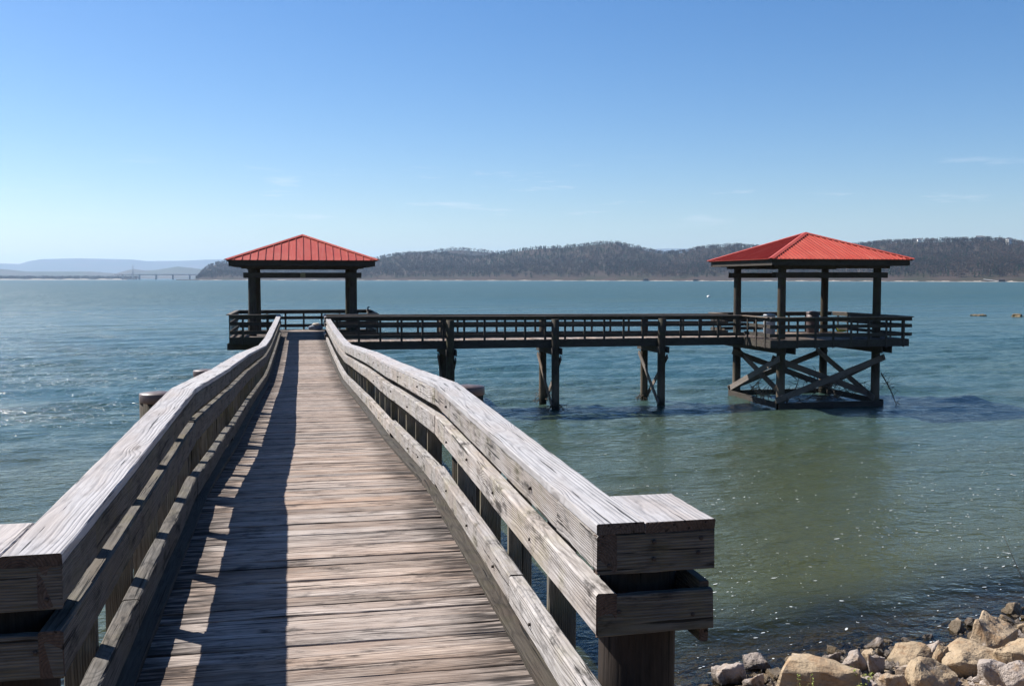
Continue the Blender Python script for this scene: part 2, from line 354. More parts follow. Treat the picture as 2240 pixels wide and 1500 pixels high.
M_SAND = plain('pale_shore_sand', (0.36, 0.31, 0.25), 0.95, 0.1, 0.25, 0.02); M_SHED = plain('dark_shed_wood', (0.055, 0.055, 0.06), 0.8, 0.2, 0.3, 0.4)
M_SHEDROOF = plain('pale_metal_roof', (0.45, 0.47, 0.50), 0.5, 0.3, 0.2, 0.2); M_HOUSEW = plain('white_house_wall', (0.75, 0.73, 0.68), 0.8, 0.2, 0.1, 0.3)
M_HOUSER = plain('grey_house_roof', (0.14, 0.13, 0.13), 0.8, 0.2, 0.3, 0.3); M_PANE = plain('dark_window_pane', (0.02, 0.025, 0.03), 0.1, 0.5, 0.2)

k = NT('leaf_litter_hill', 0.95, 0.1); P_ = k.obj()
c_ = k.mix(k.ramp(k.noise(P_, 0.012, 5.0, 0.6), 0.4, 0.65), (0.045, 0.031, 0.024), (0.028, 0.027, 0.016)); k.base(c_); M_HILL = k.m
k = NT('distant_forested_mountain', 0.95, 0.1); k.base(k.mix(k.ramp(k.noise(k.obj(), 0.002, 5.0, 0.6), 0.4, 0.7), (0.05, 0.055, 0.035), (0.08, 0.06, 0.045))); M_MOUNT = k.m
k = NT('woodland', 0.95, 0.05); at = k.n('ShaderNodeAttribute', attribute_name='tint'); k.base(at.outputs['Color']); M_WOODS = k.m

# the lake: murky green-brown water under wind ripples; clear enough at the very edge to show the stones
k = NT('lake_water', 0.05, 0.5); P_ = k.obj(); k.b.inputs['IOR'].default_value = 1.333
att = k.n('ShaderNodeAttribute', attribute_name='depth'); cal = k.n('ShaderNodeAttribute', attribute_name='chop')
patch = k.noise(k.scale(P_, (0.03, 0.06, 0.03)), 1.0, 4.0, 0.6)
body = k.mix(k.ramp(patch, 0.35, 0.65), (0.040, 0.046, 0.013), (0.046, 0.050, 0.017))
sy_ = k.n('ShaderNodeSeparateXYZ'); k.l(P_, sy_.inputs[0])
off_ = k.math('ADD', sy_.outputs[1], k.math('MULTIPLY', k.math('SUBTRACT', k.noise(k.scale(P_, (0.06, 0.10, 1.0)), 1.0, 4.0, 0.6), 0.5), 45.0))
body = k.mix(k.ramp(off_, 14.0, 62.0), body, k.mix(k.ramp(patch, 0.35, 0.65), (0.027, 0.072, 0.078), (0.038, 0.074, 0.064)))
k.base(body)
rp1 = k.noise(k.scale(P_, (1.7, 2.7, 1.0)), 1.0, 3.0, 0.55, 0.3); rp2 = k.noise(k.scale(P_, (5.0, 8.0, 1.0)), 1.0, 3.0, 0.6, 0.4)
rp3 = k.noise(k.scale(P_, (0.30, 0.62, 1.0)), 1.0, 2.0, 0.5, 0.2)
gust = k.math('ADD', 0.85, k.math('MULTIPLY', k.ramp(k.noise(k.scale(P_, (0.05, 0.16, 1.0)), 1.0, 3.0), 0.35, 0.7), 0.45))
hh = k.math('ADD', k.math('MULTIPLY', rp1, 0.22), k.math('ADD', k.math('MULTIPLY', rp2, 0.075), k.math('MULTIPLY', rp3, 0.14)))
rpf = k.noise(k.scale(P_, (0.5, 0.95, 1.0)), 1.0, 2.0, 0.5, 0.3); farw = k.n('ShaderNodeAttribute', attribute_name='open_water')
rpg = k.noise(k.scale(P_, (0.14, 0.34, 1.0)), 1.0, 3.0, 0.6, 0.3)
hh = k.math('ADD', hh, k.math('MULTIPLY', k.math('ADD', k.math('MULTIPLY', rpf, 0.45), k.math('MULTIPLY', rpg, 1.3)), farw.outputs['Fac']))
hh = k.math('MULTIPLY', k.math('MULTIPLY', hh, cal.outputs['Fac']), gust)
k.normal(k.bump(hh, 1.0, 1.0))
sp_ = k.n('ShaderNodeSeparateXYZ'); k.l(P_, sp_.inputs[0]); k.l(k.math('ADD', k.math('ADD', 0.10, k.math('MULTIPLY', k.ramp(sp_.outputs[1], 26.0, 70.0), 0.07)), k.math('MULTIPLY', k.ramp(sp_.outputs[1], 60.0, 300.0), 0.20)), k.b.inputs['Roughness'])
tr = k.n('ShaderNodeBsdfTransparent'); tr.inputs[0].default_value = (0.42, 0.40, 0.25, 1)
gl = k.n('ShaderNodeBsdfGlossy'); gl.inputs['Roughness'].default_value = 0.05; fr = k.n('ShaderNodeFresnel'); fr.inputs[0].default_value = 1.333
nb = k.b.inputs['Normal'].links[0].from_socket; k.l(nb, gl.inputs['Normal']); k.l(nb, fr.inputs['Normal'])
ms = k.n('ShaderNodeMixShader'); k.l(fr.outputs[0], ms.inputs[0]); k.l(tr.outputs[0], ms.inputs[1]); k.l(gl.outputs[0], ms.inputs[2])
ms2 = k.n('ShaderNodeMixShader'); k.l(k.ramp(att.outputs['Fac'], 0.05, 0.9), ms2.inputs[0]); k.l(ms.outputs[0], ms2.inputs[1]); k.l(k.b.outputs[0], ms2.inputs[2])
k.l(ms2.outputs[0], k.out.inputs['Surface']); M_WATER = k.m
k = NT('lake_foam', 0.9, 0.1); k.base(k.mix(k.noise(k.obj(), 20.0, 3.0), (0.50, 0.52, 0.52), (0.38, 0.40, 0.39))); M_FOAM = k.m

# ------------------------------------------------------------------ the bank and the lake
def shore_y(x):
    x = np.asarray(x, float)
    return np.interp(x, [-200, -6, 2, 4.3, 5.2, 6.0, 7.5, 9.0, 11.0, 14.0, 200], [22, 13.0, 11.8, 11.3, 11.9, 12.4, 12.65, 12.75, 13.5, 14.0, 20]) + 0.12 * np.sin(x * 1.9 + 1) * np.cos(x * 0.31)
def bank_z(x, y):
    x = np.asarray(x, float); y = np.asarray(y, float)
    d = shore_y(x) - y                        # metres inland of the waterline
    dl = np.clip(d, 0, 30); land = 0.09 * dl + 0.028 * dl ** 2
    lake = -0.16 * np.maximum(-d, 0) - 0.012 * np.minimum(np.maximum(-d, 0), 14) ** 2
    z = np.where(d > 0, land, np.maximum(lake, -6.0))
    return np.minimum(z, 3.62) + 0.03 * np.sin(x * 2.1 + y) * np.cos(y * 1.7)
def grid_mesh(xs, ys, zf, smooth=True, flip=False):
    X, Y = np.meshgrid(xs, ys, indexing='xy'); Z = zf(X, Y)
    V = np.stack([X.ravel(), Y.ravel(), Z.ravel()], 1); nx, ny = len(xs), len(ys)
    i = np.arange(nx - 1)[None, :] + nx * np.arange(ny - 1)[:, None]; i = i.ravel()
    Fc = np.stack([i, i + 1, i + nx + 1, i + nx], 1)
    return np_mesh(V, Fc, smooth)
def stretch(lo, hi, step, far_lo, far_hi, g=1.22):
    core = list(np.arange(lo, hi + step / 2, step)); a_ = []; s = step; x = lo
    while x > far_lo: s *= g; x -= s; a_.append(max(x, far_lo))
    b_ = []; s = step; x = hi
    while x < far_hi: s *= g; x += s; b_.append(min(x, far_hi))
    return np.array(a_[::-1] + core + b_)
gx = stretch(-14, 24, 0.5, -900, 900); gy = stretch(-4, 26, 0.5, -700, 60)
bank = link('bank', grid_mesh(gx, gy, bank_z), None, M_GRAVEL); tag(bank, kind='structure')

WAVES = []
wr = random.Random(5)
for i in range(34):
    lam = 0.75 * (6.5 / 0.75) ** wr.random(); th = radians(wr.gauss(-78, 24)); kk = 2 * pi / lam
    WAVES.append((kk * cos(th), kk * sin(th), wr.uniform(0, 6.28), 0.0052 * lam ** 0.9))
def chop(x, y):
    d = y - shore_y(np.clip(x, -20, 40))
    s = 1 / (1 + np.exp(-(d - 25.0 + 3.0 * np.sin(x * 0.13) + 2.0 * np.sin(x * 0.31 + d * 0.2)) / 4.5))
    return 0.40 + 0.60 * s
def wave_z(x, y):
    z = np.zeros_like(x)
    for (kx, ky, ph, a_) in WAVES:
        s = np.sin(kx * x + ky * y + ph); z += a_ * (s + 0.35 * np.cos(2 * (kx * x + ky * y + ph)))
    fade = np.clip((x + 62) / 20, 0, 1) * np.clip((118 - x) / 20, 0, 1) * np.clip((150 - y) / 85, 0, 1) * np.clip((y + 5) / 5, 0, 1)
    return z * fade * chop(x, y)
wx = stretch(-62, 118, 0.30, -20000, 20000, 1.30)
ycore = [4.0]
while ycore[-1] < 152: ycore.append(ycore[-1] + 0.10 + 0.0042 * max(ycore[-1] - 8, 0))
st = ycore[-1] - ycore[-2]; yb = []; y_ = ycore[-1]
while y_ < 22500: st *= 1.22; y_ += st; yb.append(min(y_, 22500))
ya = []; y_ = 4.0; st = 0.3
while y_ > -2000: st *= 1.7; y_ -= st; ya.append(max(y_, -2000))
wy = np.array(ya[::-1] + ycore + yb)
wm = grid_mesh(wx, wy, wave_z)
XX, YY = np.meshgrid(wx, wy, indexing='xy')
dep = np.clip(-bank_z(np.clip(XX, -40, 60), np.minimum(YY, 40)), 0, 3) ; dep[YY > 38] = 3
at_ = wm.attributes.new('depth', 'FLOAT', 'POINT'); at_.data.foreach_set('value', dep.ravel().astype(np.float32))
at_ = wm.attributes.new('chop', 'FLOAT', 'POINT'); at_.data.foreach_set('value', (chop(XX, YY)).ravel().astype(np.float32))
ow = 1 - np.clip((XX + 62) / 20, 0, 1) * np.clip((118 - XX) / 20, 0, 1) * np.clip((150 - YY) / 85, 0, 1); ow[YY < 4] = 0
at_ = wm.attributes.new('open_water', 'FLOAT', 'POINT'); at_.data.foreach_set('value', ow.ravel().astype(np.float32))
lake = link('lake', wm, None, M_WATER); tag(lake, kind='structure')

# ------------------------------------------------------------------ the long boardwalk
CAPP = [(-2.2, 4.56), (3.48, 4.60), (7.94, 4.665), (12.1, 4.475), (16.3, 4.315), (20.4, 4.115), (24.5, 3.91), (28.6, 3.84), (32.8, 3.84), (36.9, 3.855), (41.0, 3.88), (45.0, 3.91)]
RH = [(-2.2, 0.91), (3.48, 0.905), (7.94, 0.87), (12.1, 0.945), (16.3, 0.95), (24.5, 0.95), (45.0, 0.965)]
def lerp(tab, y):
    if y <= tab[0][0]: return tab[0][1]
    for (a0, v0), (a1, v1) in zip(tab, tab[1:]):
        if y <= a1: return v0 + (v1 - v0) * (y - a0) / (a1 - a0)
    return tab[-1][1]
def cap_z(y): return lerp(CAPP, y)
def deck_z(y): return cap_z(y) - lerp(RH, y)
def x_r(y): return lerp([(-2, 1.05), (3.48, 1.038), (7.94, 1.013), (41, 0.85), (45, 0.83)], y)
def x_l(y): return lerp([(-2, -0.78), (3.48, -0.792), (7.94, -0.817), (45, -0.98)], y)
T_N, T_F = 40.95, 42.75           # inner faces of the cross boardwalk's rails
P1C = Vector((-0.02, 48.2, 0)); P2C = Vector((22.0, 41.4, 0)); PH = 3.15; DZ = 2.945

bw = thing('boardwalk', (0.1, 12, 0), 'long weathered grey plank boardwalk running out over the lake to a red-roofed pavilion', 'boardwalk')
y = 2.62; i = 0
while y < 44.95:
    w = 0.138; yc = y + w / 2
    xl = x_l(yc) - 0.06 + rng.uniform(-0.02, 0.02); xr = x_r(yc) + 0.06 + rng.uniform(-0.02, 0.02)
    if T_N - 0.02 < yc < T_F: xr = 0.93
    zt = deck_z(yc); sl = (deck_z(yc + 0.1) - deck_z(yc - 0.1)) / 0.2
    near = yc < 16
    sk = rng.uniform(-0.003, 0.003); zz = zt - 0.019 + rng.uniform(-0.005, 0.004)
    up = Vector((rng.uniform(-0.002, 0.002), -sl + rng.uniform(-0.020, 0.020), 1))
    board('plank', (xl, yc + sk, zz), (xr, yc - sk, zz), w - rng.uniform(0.003, 0.009), 0.038, M_DECK, bw, up, 10 if near else 2, 0.0032 if near else 0.002, rng.randrange(60) if near else rng.randrange(5))
    y += w + rng.uniform(0.001, 0.004); i += 1
V = []; Fc = []
for i in range(30):                                   # the rest of the deck, behind the viewer
    ya_ = 2.615 - (i + 1) * 0.141; b0 = len(V); z_ = deck_z(ya_)
    V += [(x_, ya_ + dy, z_ + dz) for dz in (-0.038, 0) for x_, dy in ((x_l(ya_) - 0.06, 0), (x_r(ya_) + 0.06, 0), (x_r(ya_) + 0.06, 0.137), (x_l(ya_) - 0.06, 0.137))]
    Fc += [tuple(b0 + j for j in f) for f in ((3, 2, 1, 0), (4, 5, 6, 7), (0, 1, 5, 4), (1, 2, 6, 5), (2, 3, 7, 6), (3, 0, 4, 7))]
tag(link('planking', mesh(V, Fc), bw, M_DECK), kind='stuff')
BENTS = [3.75, 8.35, 12.45, 16.6, 20.75, 24.9, 29.0, 33.2, 37.3]
ends = [-1.5] + [b for b in BENTS] + [45.0]
for ya_, yb_ in zip(ends, ends[1:]):
    for off in (0.02, 0.5, 0.98):
        p = []
        for yy_ in (ya_ + 0.01, yb_ - 0.01):
            xx = x_l(yy_) + (x_r(yy_) - x_l(yy_)) * off + (-0.05 if off < 0.1 else 0.05 if off > 0.9 else 0)
            p.append((xx, yy_, deck_z(yy_) - 0.041 - 0.12))
        board('stringer', p[0], p[1], 0.05, 0.23, M_DARK, bw)
    for side in (-1, 1):
        p = []
        for yy_ in (max(ya_, -1.5) + 0.006, min(yb_, 44.9) - 0.006):
            xx = x_r(yy_) + 0.005 if side > 0 else x_l(yy_) - 0.005
            p.append((xx, yy_, deck_z(yy_) + 0.0195))
        if side > 0 and yb_ > T_N: p[1] = (x_r(T_N) + 0.005, T_N - 0.1, deck_z(T_N) + 0.0195)
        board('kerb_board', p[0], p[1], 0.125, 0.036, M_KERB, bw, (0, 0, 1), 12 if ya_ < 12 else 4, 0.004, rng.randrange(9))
def pile_cap(parent, x, y_, z, r):
    me = _pcache.get(('cap', r))
    if me is None:
        me = lathe([(r + 0.008, -0.070), (r + 0.010, -0.066), (r + 0.010, -0.004), (r + 0.006, 0.002), (0.03, 0.016)], 22); me.materials.append(M_PCAP); _pcache[('cap', r)] = me
    link('pile_cap', me, parent, None, Matrix.Translation((x, y_, z)))
for b in BENTS:
    zb = deck_z(b) - 0.041 - 0.235
    xl, xr = x_l(b) - 0.325, x_r(b) + 0.335
    if b < 5: xl, xr = x_l(b) - 0.235, x_r(b) + 0.245
    r = 0.138 if b > 5 else 0.152
    for xx in (xl, xr):
        gz = float(bank_z(xx, b)); top = cap_z(b) - (0.07 if b > 5 else 0.05)
        if b > 9: top = cap_z(b) - (0.13 if xx > 0 else 0.07)
        if b > 14: top = cap_z(b) - 0.16
        if b > 18: top = deck_z(b) + 0.25
        pl = pole('pile', (xx, b, gz - 0.8), (xx, b, top), r * 1.08, r, M_PILE if b > 5 else M_PILEDARK, bw, 16, 8)
        if b > 5: pile_cap(pl, xx, b, top + 0.012, r)
    for s in (-1, 1):
        if b > 5: board('cross_beam', (xl - 0.25, b + s * (r + 0.035), zb - 0.13), (xr + 0.25, b + s * (r + 0.035), zb - 0.13), 0.05, 0.26, M_DARK, bw)
        wz = max(float(bank_z(0, b)), 0.0)
        if b > 5:
            za, zc = (wz + 0.15, zb - 0.30)
            board('brace', (xl, b + s * (r + 0.09), za if s > 0 else zc), (xr, b + s * (r + 0.09), zc if s > 0 else za), 0.04, 0.18, M_DARK, bw, (0, 1, 0) if False else (0, 0, 1))

# railings of the long boardwalk
CUTS = [3.48, 7.94, 12.1, 16.3, 20.4, 24.5, 28.6, 32.8, 36.9, 40.9, 45.0]
BOLT = lathe([(0.0085, -0.008), (0.0085, 0.003), (0.006, 0.006)], 8); BOLT.materials.append(plain('rusted_bolt', (0.035, 0.025, 0.02), 0.7))
def long_rail(side, label):
    xf = x_r if side > 0 else x_l
    t_ = thing('railing', (xf(20), 20, deck_z(20)), label, 'railing')
    for ci, (a_, b_) in enumerate(zip(CUTS, CUTS[1:])):
        if side > 0 and a_ > 40: a_, b_ = T_F + 0.02, 45.0
        f = lerp(RH, (a_ + b_) / 2) / 0.88
        near = a_ < 12; sg = 26 if near else 6; wr_ = 0.0035 if near else 0.003; va = rng.randrange(30)
        jz = rng.uniform(-0.003, 0.003)
        def P(yy_, dx, dz): return (xf(yy_) + side * dx, yy_, cap_z(yy_) + dz + jz)
        e0, e1 = a_ + 0.0015, b_ - 0.0015
        board('cap_board', P(e0, 0.0935, -0.02), P(e1, 0.0935, -0.02), 0.187, 0.040, M_CAP, t_, (0, 0, 1), sg, wr_, va)
        # fascia under the cap, middle rail and bottom rail, each in one or two lengths
        for nm, dz, h in (('top_board', -0.112, 0.142), ('middle_board', -0.336 - (f - 1) * 0.1, 0.160), ('bottom_board', -0.742 * f, 0.150)):
            cut = [e0, e1]
            if near and nm == 'middle_board': cut.insert(1, a_ + (b_ - a_) * 0.88)
            if ci == 0 and nm == 'top_board': cut.insert(1, 4.06)
            if ci == 0 and nm == 'bottom_board': cut.insert(1, 5.05)
            for c0, c1 in zip(cut, cut[1:]):
                j = rng.uniform(-0.004, 0.004); dx0 = 0.040 + rng.uniform(0, 0.004)
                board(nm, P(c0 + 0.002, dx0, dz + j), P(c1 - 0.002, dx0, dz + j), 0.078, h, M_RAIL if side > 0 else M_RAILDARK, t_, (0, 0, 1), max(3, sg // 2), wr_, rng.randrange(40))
    ys = []
    yy_ = 4.55 if side > 0 else 4.48
    while yy_ < 44.6:
        if all(abs(yy_ - b) > 0.2 for b in BENTS) and not (side > 0 and T_N - 0.15 < yy_ < T_F + 0.1): ys.append(yy_)
        yy_ += (0.915 if side > 0 or yy_ < 8 else 0.78) + rng.uniform(-0.02, 0.02)
    for yy_ in ys:
        zt = cap_z(yy_) - 0.043; zb = deck_z(yy_) - 0.30; xx = xf(yy_) + side * (0.084 + 0.068)
        board('baluster', (xx, yy_, zb), (xx + rng.uniform(-0.006, 0.006), yy_ + rng.uniform(-0.012, 0.012), zt), 0.14 if False else 0.045, 0.135, M_BALUSTER, t_, (1, 0, 0), 3, 0.003)
    # bolt heads where the boards meet the balusters
    for yy_ in [v for v in ys if v < 15 and side > 0]:
        f = lerp(RH, yy_) / 0.88
        for dz in (-0.10, -0.336 - (f - 1) * 0.1 + rng.uniform(-0.03, 0.03), -0.742 * f + rng.uniform(-0.02, 0.02)):
            if rng.random() < 0.45: continue
            M = Matrix.Translation((xf(yy_) + side * (-0.001), yy_ + rng.uniform(-0.01, 0.01), cap_z(yy_) + dz)) @ Matrix.Rotation(pi / 2, 4, 'Y')
            link('bolt', BOLT, t_, None, M)
    # the boxed return round the end pile
    b0 = 3.48; z0 = cap_z(b0); xi = xf(b0); s = side
    def Q(dx, yy_, dz): return (xi + s * dx, yy_, z0 + dz)
    board('cap_board', Q(0.3275, 3.482, -0.021), Q(0.3275, 3.93, -0.020), 0.275, 0.042, M_CAP, t_, (0, 0, 1), 10, 0.0035, 77)
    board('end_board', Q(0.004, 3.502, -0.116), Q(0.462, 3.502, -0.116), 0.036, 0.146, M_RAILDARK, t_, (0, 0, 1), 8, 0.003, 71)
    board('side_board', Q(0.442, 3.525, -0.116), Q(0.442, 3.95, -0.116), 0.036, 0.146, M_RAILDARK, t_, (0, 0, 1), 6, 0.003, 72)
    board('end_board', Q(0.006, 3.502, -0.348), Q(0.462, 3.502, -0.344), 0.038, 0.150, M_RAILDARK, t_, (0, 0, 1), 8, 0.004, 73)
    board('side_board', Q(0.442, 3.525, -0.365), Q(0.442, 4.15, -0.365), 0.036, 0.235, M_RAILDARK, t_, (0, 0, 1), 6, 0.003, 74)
    for dx, dz in ((0.05, -0.155), (0.225, -0.075), (0.225, -0.14), (0.41, -0.07), (0.40, -0.125), (0.09, -0.33), (0.38, -0.36)):
        link('bolt', BOLT, t_, None, Matrix.Translation(Q(dx, 3.4835, dz)) @ Matrix.Rotation(pi / 2, 4, 'X'))
    return t_
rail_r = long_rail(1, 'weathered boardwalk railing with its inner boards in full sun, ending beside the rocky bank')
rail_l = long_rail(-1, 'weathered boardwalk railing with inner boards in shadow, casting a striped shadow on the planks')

# ------------------------------------------------------------------ straight railings of the cross boardwalk and platforms
def rail_run(t_, A, B, nrm, capA, capB, deck, step=0.86, low=0.34, boards=True, capw=0.19, cap_mat=None):
    """inner face line A-B; nrm points outward; cap heights at the two ends"""
    A = Vector(A); B = Vector(B); N = Vector(nrm); D = (B - A); ln = D.length; D.normalize()
    n = max(1, round(ln / 4.6))
    for i in range(n):
        f0, f1 = i / n, (i + 1) / n
        def P(f, dx, dz): 
            q = A + D * (ln * f) + N * dx; return (q.x, q.y, capA + (capB - capA) * f + dz)
        e = 0.0015 / ln
        board('cap_board', P(f0 + e, 0.085, -0.02), P(f1 - e, 0.085, -0.02), capw, 0.040, cap_mat or M_DARKCAP, t_, (0, 0, 1), 3, 0.003)
        h = capA - deck
        for nm, dz in (('top_board', -0.115), ('middle_board', -0.40), ('bottom_board', -0.80 * h)):
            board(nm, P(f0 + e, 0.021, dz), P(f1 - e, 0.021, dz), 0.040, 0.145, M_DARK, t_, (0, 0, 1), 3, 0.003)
    m = max(1, int(round(ln / step)))
    for i in range(m):
        f = (i + 0.5) / m; q = A + D * (ln * f) + N * 0.067; zt = capA + (capB - capA) * f - 0.042
        board('baluster', (q.x, q.y, deck - low), (q.x, q.y, zt), 0.09 if abs(D.x) > 0.5 else 0.046, 0.046 if abs(D.x) > 0.5 else 0.09, M_DARK, t_, (0, 1, 0), 2, 0.003)

# cross boardwalk
TX0, TX1 = 0.97, P2C.x - PH - 0.02
tw = thing('boardwalk', (10, 41.85, 0), 'shadowed cross boardwalk on piles joining the long boardwalk to the corner-on pavilion', 'boardwalk')
x = TX0
while x < TX1 - 0.1:
    zt = DZ - 0.019 + rng.uniform(-0.003, 0.003)
    board('plank', (x + 0.092, T_N - 0.10, zt), (x + 0.092, T_F + 0.10, zt), 0.180, 0.038, M_DECK, tw, (0, 0, 1), 2, 0.003, rng.randrange(5)); x += 0.188
for yy_ in (T_N - 0.075, (T_N + T_F) / 2, T_F + 0.075):
    xs_ = [TX0, 5.86, 10.3, 15.0, TX1]
    for a_, b_ in zip(xs_, xs_[1:]): board('rim_board', (a_ + 0.003, yy_, DZ - 0.041 - 0.15), (b_ - 0.003, yy_, DZ - 0.041 - 0.15), 0.045, 0.295, M_DARK, tw)
for bx_ in (5.86, 10.3, 15.0):
    yn, yf = T_N - 0.27, T_F + 0.16; r = 0.165
    for yy_ in (yn, yf):
        pole('pile', (bx_, yy_, -2.2), (bx_, yy_, 3.80 if yy_ == yn else 3.78), r * 1.06, r, M_PILE, tw, 14, 8)
    for s in (-1, 1):
        board('cross_beam', (bx_ + s * (r + 0.03), yn - 0.35, DZ - 0.48), (bx_ + s * (r + 0.03), yf + 0.35, DZ - 0.48), 0.05, 0.27, M_DARK, tw)
    for s in (-1, 1):
        ya_, yb_ = yn - 0.20, yf + 0.20
        za, zc = 0.18, DZ - 0.75
        if s > 0: za, zc = zc, za
        board('brace', (bx_ + s * (r + 0.03), ya_, za), (bx_ + s * (r + 0.03), yb_, zc), 0.045, 0.20, M_DARKCAP, tw)
cap0, cap1 = EYE - 1.516, EYE - 1.60
t_ = thing('railing', (10, T_N, DZ), 'dark railing with round piles standing in front of it, shore side of the cross boardwalk', 'railing')
rail_run(t_, (x_r(T_N) + 0.02, T_N, 0), (TX1 + 0.12, T_N, 0), (0, -1, 0), cap0, cap1, DZ)
t_ = thing('railing', (10, T_F, DZ), 'dark railing on the open-lake side of the cross boardwalk', 'railing')
rail_run(t_, (x_r(T_F) + 0.06, T_F, 0), (TX1 + 0.12, T_F, 0), (0, 1, 0), cap0, cap1, DZ)

# ------------------------------------------------------------------ pavilions
EAVE, APEX = EYE + 0.80, EYE + 2.0
def roof(parent, c, half, npan):
    rt = link('roof', None, parent, None, Matrix.Translation((c.x, c.y, EAVE))) if False else None
    # sheathing under the metal is the roof part itself; panels and ridge caps are its sub-parts
    h = APEX - EAVE; V = [(-half + 0.02, -half + 0.02, -0.012), (half - 0.02, -half + 0.02, -0.012), (half - 0.02, half - 0.02, -0.012), (-half + 0.02, half - 0.02, -0.012), (0, 0, h - 0.03),
                          (-half + 0.02, -half + 0.02, -0.05), (half - 0.02, -half + 0.02, -0.05), (half - 0.02, half - 0.02, -0.05), (-half + 0.02, half - 0.02, -0.05), (0, 0, h - 0.10)]
    Fc = [(0, 1, 4), (1, 2, 4), (2, 3, 4), (3, 0, 4), (6, 5, 9), (7, 6, 9), (8, 7, 9), (5, 8, 9), (0, 5, 6, 1), (1, 6, 7, 2), (2, 7, 8, 3), (3, 8, 5, 0)]
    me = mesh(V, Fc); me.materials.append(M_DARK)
    rt = link('roof', me, parent, None, Matrix.Translation((c.x, c.y, EAVE)))
    sl = sqrt(half * half + h * h)
    for f in range(4):
        R = Matrix.Rotation(f * pi / 2, 4, 'Z')
        ca, sa = half / sl, h / sl                     # run and rise of the slope
        B = Matrix(((1, 0, 0, 0), (0, ca, -sa, -half), (0, sa, ca, 0), (0, 0, 0, 1)))
        M = Matrix.Translation((c.x, c.y, EAVE)) @ R @ B
        w = 2 * half / npan
        for i in range(npan):
            u0, u1 = -half + i * w + 0.002, -half + (i + 1) * w - 0.002
            v0, v1 = max(0, sl * (1 - abs(u0) / half)), max(0, sl * (1 - abs(u1) / half))
            poly = [(u0, -0.03), (u1, -0.03), (u1, v1), (u0, v0)]
            if u0 < 0 < u1: poly.insert(3, (0.0, sl))
            n = len(poly); V = [(u, v, 0.008) for u, v in poly] + [(u, v, 0.0) for u, v in poly]
            Fc = [tuple(range(n)), tuple(reversed(range(n, 2 * n)))] + [(k_, n + k_, n + (k_ + 1) % n, (k_ + 1) % n) for k_ in range(n)]
            b0 = len(V); rw = 0.013; rhh = 0.042; ur = u0 + rw if i else u0 + rw; vr = min(v0, sl * (1 - abs(ur + rw) / half))
            if vr > 0.05:
                for vv in (-0.035, vr):
                    V += [(ur - rw, vv, 0.006), (ur + rw, vv, 0.006), (ur + rw * 0.55, vv, rhh), (ur - rw * 0.55, vv, rhh)]
                Fc += [(b0, b0+4, b0+5, b0+1)[::-1], (b0+1, b0+5, b0+6, b0+2)[::-1], (b0+2, b0+6, b0+7, b0+3)[::-1], (b0+3, b0+7, b0+4, b0)[::-1], (b0+3, b0+2, b0+1, b0)[::-1], (b0+4, b0+5, b0+6, b0+7)[::-1]]
            link('roof_panel', mesh(V, Fc), rt, M_ROOF, M)
    for sx, sy in ((-1, -1), (1, -1), (1, 1), (-1, 1)):
        a_ = Vector((c.x + sx * (half + 0.03), c.y + sy * (half + 0.03), EAVE + 0.028)); b_ = Vector((c.x + sx * 0.01, c.y + sy * 0.01, APEX + 0.045))
        d = (b_ - a_).normalized(); s_ = Vector((-sy, sx, 0)).normalized(); up_ = s_.cross(d); up_ = up_ if up_.z > 0 else -up_
        V = []
        for q in (a_, b_): V += [q + s_ * 0.13 - up_ * 0.030, q + s_ * 0.13 - up_ * 0.024, q + up_ * 0.022, q - s_ * 0.13 - up_ * 0.024, q - s_ * 0.13 - up_ * 0.030]
        Fc = [(k_, (k_ + 1) % 5, 5 + (k_ + 1) % 5, 5 + k_) for k_ in range(5)] + [(4, 3, 2, 1, 0), (5, 6, 7, 8, 9)]
        me = mesh([v - Vector((c.x, c.y, EAVE)) for v in V], Fc); bm = bmesh.new(); bm.from_mesh(me); bmesh.ops.recalc_face_normals(bm, faces=bm.faces); bm.to_mesh(me); bm.free()
        link('hip_cap', me, rt, M_ROOF, Matrix.Translation((c.x, c.y, EAVE)))
    return rt
